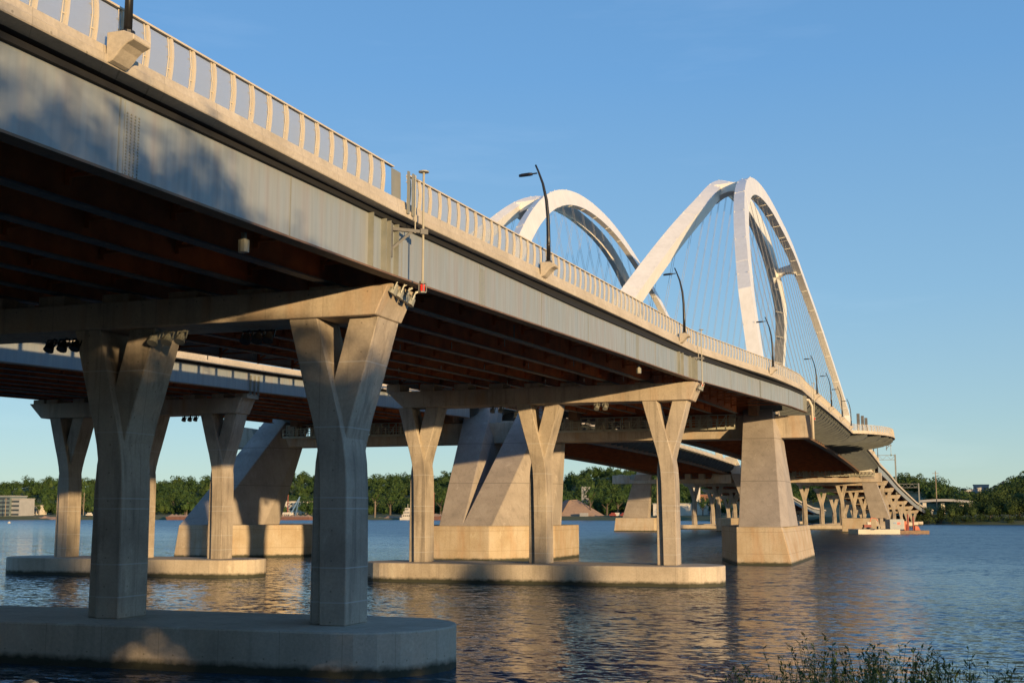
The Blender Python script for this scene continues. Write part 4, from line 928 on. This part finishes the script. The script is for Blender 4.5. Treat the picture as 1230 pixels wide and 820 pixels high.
# overpass road on the right shore
x0, y0 = P_at(1100, 700); x1, y1 = P_at(1164, 690)
O = thing('overpass', 'pale concrete road overpass behind the right-hand trees', 'overpass')
a = MB(); n = 14; rg = []
for i in range(n+1):
    u = i/n; x = x0+(x1-x0)*u; y = y0+(y1-y0)*u; z = 12.3+.9*math.sin(u*math.pi)-.6*u; rg.append([(x, y, z-1.0), (x, y, z+.3), (x, y+12, z+.3), (x, y+12, z-1.0)])
a.sections(rg); a.build('deck', M['bwhite'], O)
for u in (.1, .45, .8, .97):
    x = x0+(x1-x0)*u; a = MB(); a.box((x-1, y0, 1), (x+1, y0+10, 11.2)); a.build('pier', M['bwhite'], O)
x0, y0 = P_at(1105, 900); x1, y1 = P_at(1175, 980)
a = MB(); a.sections([[(x0, y0, 12), (x0, y0, 15), (x0+2, y0+14, 15), (x0+2, y0+14, 12)], [(x1, y1, 20), (x1, y1, 25), (x1+2, y1+14, 25), (x1+2, y1+14, 20)]]); tag(a.build('highway_ramp', M['bgrey']), 'grey highway climbing into the gap between the right hills', 'highway')
x, y = P_at(1145, 880); S_ = thing('road_sign', 'green highway sign beside the grey climbing highway', 'road sign', (x, y, 0))
a = MB(); a.box((-1.2, -.1, 17), (1.2, .1, 18.6)); a.build('sign_panel', M['sign'], S_); a = MB(); a.bar((-1.5, .1, 2), (-1.5, .1, 17), .25); a.bar((1.5, .1, 2), (1.5, .1, 17), .25); a.build('sign_post', M['galv'], S_)
# sign gantries on the descending deck
for s, t, zt, l in ((452, 8.6, 27.2, 'nearer'), (568, 15.8, 18.9, 'farther')):
    G = thing('sign_gantry', l+' grey steel sign gantry over the descending far deck', 'gantry', (0, s, 0), 'sign gantries')
    a = MB(); a.bar((t, 0, zf(s)-3), (t, 0, zt+.3), .55); a.build('mast', M['galv'], G)
    for dz in (0, -1.7):
        a = MB(); a.bar((t, 0, zt+dz), (t-9, 0, zt+dz), .18); a.build('chord', M['galv'], G)
    a = MB()
    for i in range(6): a.bar((t-1.5*i, 0, zt-1.7*(i % 2)), (t-1.5*(i+1), 0, zt-1.7*((i+1) % 2)), .1)
    a.build('lattice', M['galv'], G)
# work barge by the distant arch leg
BG = thing('work_barge', 'flat work barge with grey container cabin moored by the distant right arch leg', 'barge', (2.0, 303, 0), rz=.35)
a = MB(); a.sections([[(0, 0, -.6), (0, 0, 1.25), (0, 9, 1.25), (0, 9, -.6)], [(11.2, 0, -.6), (11.2, 0, 1.25), (11.2, 9, 1.25), (11.2, 9, -.6)]]); a.build('hull', M['bwhite'], BG)
a = MB(); a.box((11.25, 0, -.6), (19, 9, .95)); a.build('float_section', M['rustlight'], BG)
a = MB(); a.box((8.9, 1, 1.27), (12.6, 5, 3.9)); c = a.build('container', M['greyc'], BG); a = MB(); a.box((12.62, 1.1, 1.3), (12.75, 4.9, 3.85)); a.build('container_door', M['bwhite'], c)
for dx in (9.8, 10.9):
    a = MB(); a.box((dx, .93, 2.7 if dx < 10 else 2.5), (dx+.7, .99, 3.1)); a.build('container_sign', M['redlens'] if dx > 10 else M['cranebl'], c)
a = MB(); a.box((12.9, 1.5, 1.0), (13.6, 3, 3.4)); a.build('tank', M['orange'], BG)
for dx, hh in ((13.9, 5.2), (15.3, 4.6), (13.5, 2.6)): a = MB(); a.tube([(dx, 1.5, 1), (dx, 1.5, hh)], .22, 8); a.build('spud_pile', M['red'], BG)
a = MB(); a.sections([[(15.6, 1, 1), (17.0, 1, 1), (17.0, 3, 1), (15.6, 3, 1)], [(15.7, 1.2, 2.2), (16.6, 1.2, 2.0), (16.6, 2.8, 2.0), (15.7, 2.8, 2.2)]]); a.build('winch', M['orange'], BG)
EX = thing('excavator', 'small orange excavator parked on the barge deck', 'excavator', (4.2, 306, 1.27), rz=.35)
a = MB(); a.box((-1.2, -.8, 0), (1.2, -.3, .5)); a.box((-1.2, .3, 0), (1.2, .8, .5)); a.build('track', M['black'], EX)
a = MB(); a.box((-1, -.7, .52), (.9, .7, 1.2)); a.build('body', M['red'], EX); a = MB(); a.box((-.1, -.6, 1.21), (.8, .1, 1.9)); a.build('cab', M['bwhite'], EX)
a = MB(); a.bar((.7, .3, 1.1), (1.2, .3, 3.0), .22); a.bar((1.2, .3, 3.0), (2.5, .3, 2.8), .2); a.bar((2.5, .3, 2.8), (3.0, .3, 2.1), .18); a.build('arm', M['orange'], EX)
a = MB(); a.tube([(7.2, 303, 1.3), (7.2, 303, 2.1)], .5, 8); tag(a.build('drum', M['black']), 'black drum on the barge deck beside the container', 'drum')
# towboat, river barges, crane, cars
def boat(px, s, L, label):
    x, y = P_at(px, s); Bt = thing('towboat', label, 'boat', (x, y, 0))
    a = MB(); a.sections([[(-L/2, -3, -.5), (-L/2, -3, 2), (-L/2, 3, 2), (-L/2, 3, -.5)], [(L*.35, -3, -.5), (L*.35, -3, 2), (L*.35, 3, 2), (L*.35, 3, -.5)], [(L/2, -1, -.5), (L/2, -1, 2.4), (L/2, 1, 2.4), (L/2, 1, -.5)]]); a.build('hull', M['bwhite'], Bt)
    for i, (w_, z0, z1) in enumerate(((L*.35, 2.01, 4.4), (L*.26, 4.41, 6.8), (L*.16, 6.81, 9.4))):
        a = MB(); a.box((-w_, -2.4+.3*i, z0), (w_*.9, 2.4-.3*i, z1)); d = a.build('deckhouse', M['bwhite'], Bt); windows(d, -w_*.9, w_*.8, -2.4+.3*i, z0+.4, z1-.2, 4, 1, .6, .5)
    a = MB(); a.tube([(0, 0, 9.4), (0, 0, 12.5)], .15, 6); a.build('mast', M['bwhite'], Bt)
boat(491, 868, 11, 'white towboat moored between the dark column and the middle pier')
def hopper(px0, px1, s, h, m, label):
    x0, y0 = P_at(px0, s); x1, y1 = P_at(px1, s); L = x1-x0; H = thing('river_barge', label, 'barge', (x0, y0, 0), 'barges moored along the far shore')
    a = MB(); a.sections([[(0, 0, h), (0, 8, h), (0, 8, h-.4), (0, 0, h-.4)], [(L*.08, 0, h), (L*.08, 8, h), (L*.08, 8, -.5), (L*.08, 0, -.5)], [(L, 0, h), (L, 8, h), (L, 8, -.5), (L, 0, -.5)]]); a.build('hull', M[m], H)
    a = MB()
    for i in range(9): u = (i+.8)/9.5; hh = .5+abs(math.sin(i*1.7))*1.6; a.add([(L*u-2.5, 1, h), (L*u+2.5, 1, h), (L*u+2.5, 7, h), (L*u-2.5, 7, h), (L*u, 4, h+hh)], [(0, 1, 4), (1, 2, 4), (2, 3, 4), (3, 0, 4)])
    a.build('cargo', M['salt'], H, kind='stuff')
hopper(203, 226, 810, 2.6, 'bargered', 'rusty red barge with a raked bow left of the far left arch leg')
hopper(316, 374, 830, 2.4, 'bargered', 'red-brown barge moored in front of the cream block')
hopper(520, 528, 850, 3.0, 'bargered', 'short red barge seen beside the middle arch leg')
x, y = P_at(350, 836); CR = thing('crane_barge', 'blue and white crane vessel in front of the cream block', 'crane', (x, y, 1))
a = MB(); a.box((-9, -2, 0), (2, 3, 5)); a.build('cabin', M['bwhite'], CR); windows(CR, -8.5, 1.5, -2, .8, 4.6, 6, 1, .5, .4)
a = MB(); a.bar((1, 0, 3), (9, 0, 17), .8); a.bar((5, 0, 1), (9, 0, 17), .4); a.build('boom', M['cranebl'], CR); a = MB(); a.tube([(-2, 1, 0), (-2, 1, 19)], .35, 6); a.build('mast', M['red'], CR)
for i, (px, s, m, l) in enumerate(((735, 886, 'red', 'red truck cab'), (740, 887, 'bwhite', 'white trailer'), (748, 886, 'red', 'second red truck cab'), (790, 872, 'bwhite', 'white van'), (112, 815, 'bwhite', 'white pickup'), (905, 590, 'bwhite', 'white car'))):
    x, y = P_at(px, s); V = thing('parked_truck', l+' parked on the far shore road', 'truck', (x, y, 2.6))
    a = MB(); a.box((-2.6, -1.2, .7), (2.6, 1.2, 2.0)); a.build('body', M[m], V, bevel=.15); a = MB(); a.box((-1.4, -1.1, 2.01), (1.8, 1.1, 3.1)); a.build('cab', M[m], V, bevel=.2)
    for wx in (-1.7, 1.7): a = MB(); a.tube([(wx, -1.25, .5), (wx, 1.25, .5)], .5, 10); a.build('wheel', M['black'], V)
# white buoy
a = MB(); a.tube([(0, 0, -.4), (0, 0, .3), (0, 0, .8), (0, 0, 1.1)], [.7, .75, .5, .15], 10); o = a.build('buoy', M['bwhite'], None, (-455.8, 519.9, 0)); o.scale = (1.2, 1.2, .9); tag(o, 'small white buoy floating on the open water at the left edge', 'buoy')

# ------------------------------------------------------------------ near bank weeds and rocks
def weed_geo(x, y, h, T, st, o=(0, 0, 0)):
    for k in range(rng.integers(5, 9)):
        a_ = rng.uniform(0, 6.28); ln = rng.uniform(.06, .24)*h; hh = h*rng.uniform(.6, 1.05)
        pts = [(o[0]+ln*u*u*math.cos(a_)+.06*math.cos(a_), o[1]+ln*u*u*math.sin(a_)+.06*math.sin(a_), o[2]+hh*u) for u in (0, .25, .5, .75, 1)]
        st.tube(pts, [.009, .008, .006, .004, .002], 3)
        for i in range(60):
            u = rng.uniform(.12, 1.0); p = np.array([np.interp(u, (0, .25, .5, .75, 1), [q[j] for q in pts]) for j in range(3)])
            b = rng.uniform(0, 6.28); L_ = rng.uniform(.045, .11); d = np.array([math.cos(b)*.8, math.sin(b)*.8, rng.uniform(.1, .9)]); d /= np.linalg.norm(d)
            sd_ = np.cross(d, [0, 0, 1]); sd_ /= np.linalg.norm(sd_)+1e-6
            T += [[p, p+d*L_*.5+sd_*L_*.15, p+d*L_], [p, p+d*L_, p+d*L_*.5-sd_*L_*.15]]
def wh(px, x, y, jit):
    dep = view(x, y)[0]; ytop = interp([(760, 822), (800, 812), (850, 806), (900, 800), (950, 778), (985, 768), (1020, 780), (1060, 768), (1095, 782), (1140, 792), (1180, 803), (1230, 798)], px)+jit
    return max(.35, chh-(ytop-615.6)/1491*dep-near_h(x, y))
TT, ST = [], MB()
for i in range(170):
    px = rng.choice([rng.uniform(790, 1240), rng.uniform(925, 1200), rng.uniform(940, 1160)]); x, y = P_at(px, rng.uniform(-28, -21)); weed_geo(x, y, wh(px, x, y, rng.uniform(2, 16)), TT, ST, (x, y, near_h(x, y)))
o = link('bank_weeds', tri_mesh('bank_weeds', np.array(TT), M['weed']), None, kind='stuff'); tag(o, 'dense tangle of leafy green weeds on the near bank, bottom right', 'weeds')
st_ = ST.build('weed_stems', M['weed'], o); st_['kind'] = 'stuff'
for px, jit, l in ((966, -8, 'tallest leafy weed at the left of the clump'), (993, -6, 'tall leafy weed just right of the tallest one'), (1068, -10, 'tall leafy weed in the middle of the clump'), (1128, -4, 'leafy weed standing up at the right of the clump'), (905, -3, 'small lone weed left of the dense clump'), (1215, -4, 'leafy weed at the right edge of the bank')):
    x, y = P_at(px, -24.5); W = thing('weed', l, 'weed', (x, y, near_h(x, y)), 'tall weeds on the near bank'); T1, S1 = [], MB(); weed_geo(x, y, wh(px, x, y, jit), T1, S1)
    S1.build('stem', M['weed'], W); link('leaves', tri_mesh('leaves', np.array(T1), M['weed']), W)
RK = MB()
def rock_pts(x, y, z, r):
    bm = bmesh.new(); bmesh.ops.create_icosphere(bm, subdivisions=2, radius=r)
    for v in bm.verts: v.co *= rng.uniform(.82, 1.12); v.co.z *= .6
    vs_ = [(v.co.x+x, v.co.y+y, v.co.z+z) for v in bm.verts]; fs_ = [tuple(v.index for v in f.verts) for f in bm.faces]; bm.free(); return vs_, fs_
for i in range(70):
    x, y = rng.uniform(-40, 22), rng.uniform(-15, -9); RK.add(*rock_pts(x, y, near_h(x, y)+.05, rng.uniform(.12, .3)))
o = RK.build('riprap', M['rock'], kind='stuff'); tag(o, 'pale riprap stones strewn along the near waterline', 'stones')
for px, l in ((3, 'pale rock at the water in the bottom left corner'), (53, 'largest pale rock breaking the water at the bottom left'), (77, 'small pale rock right of the largest one at the bottom left')):
    x, y = P_at(px, -6.9); a = MB(); a.add(*rock_pts(0, 0, 0, .28 if px == 53 else .2)); tag(a.build('rock', M['rock'], loc=(x, y, .02)), l, 'rock', 'rocks at the near waterline')
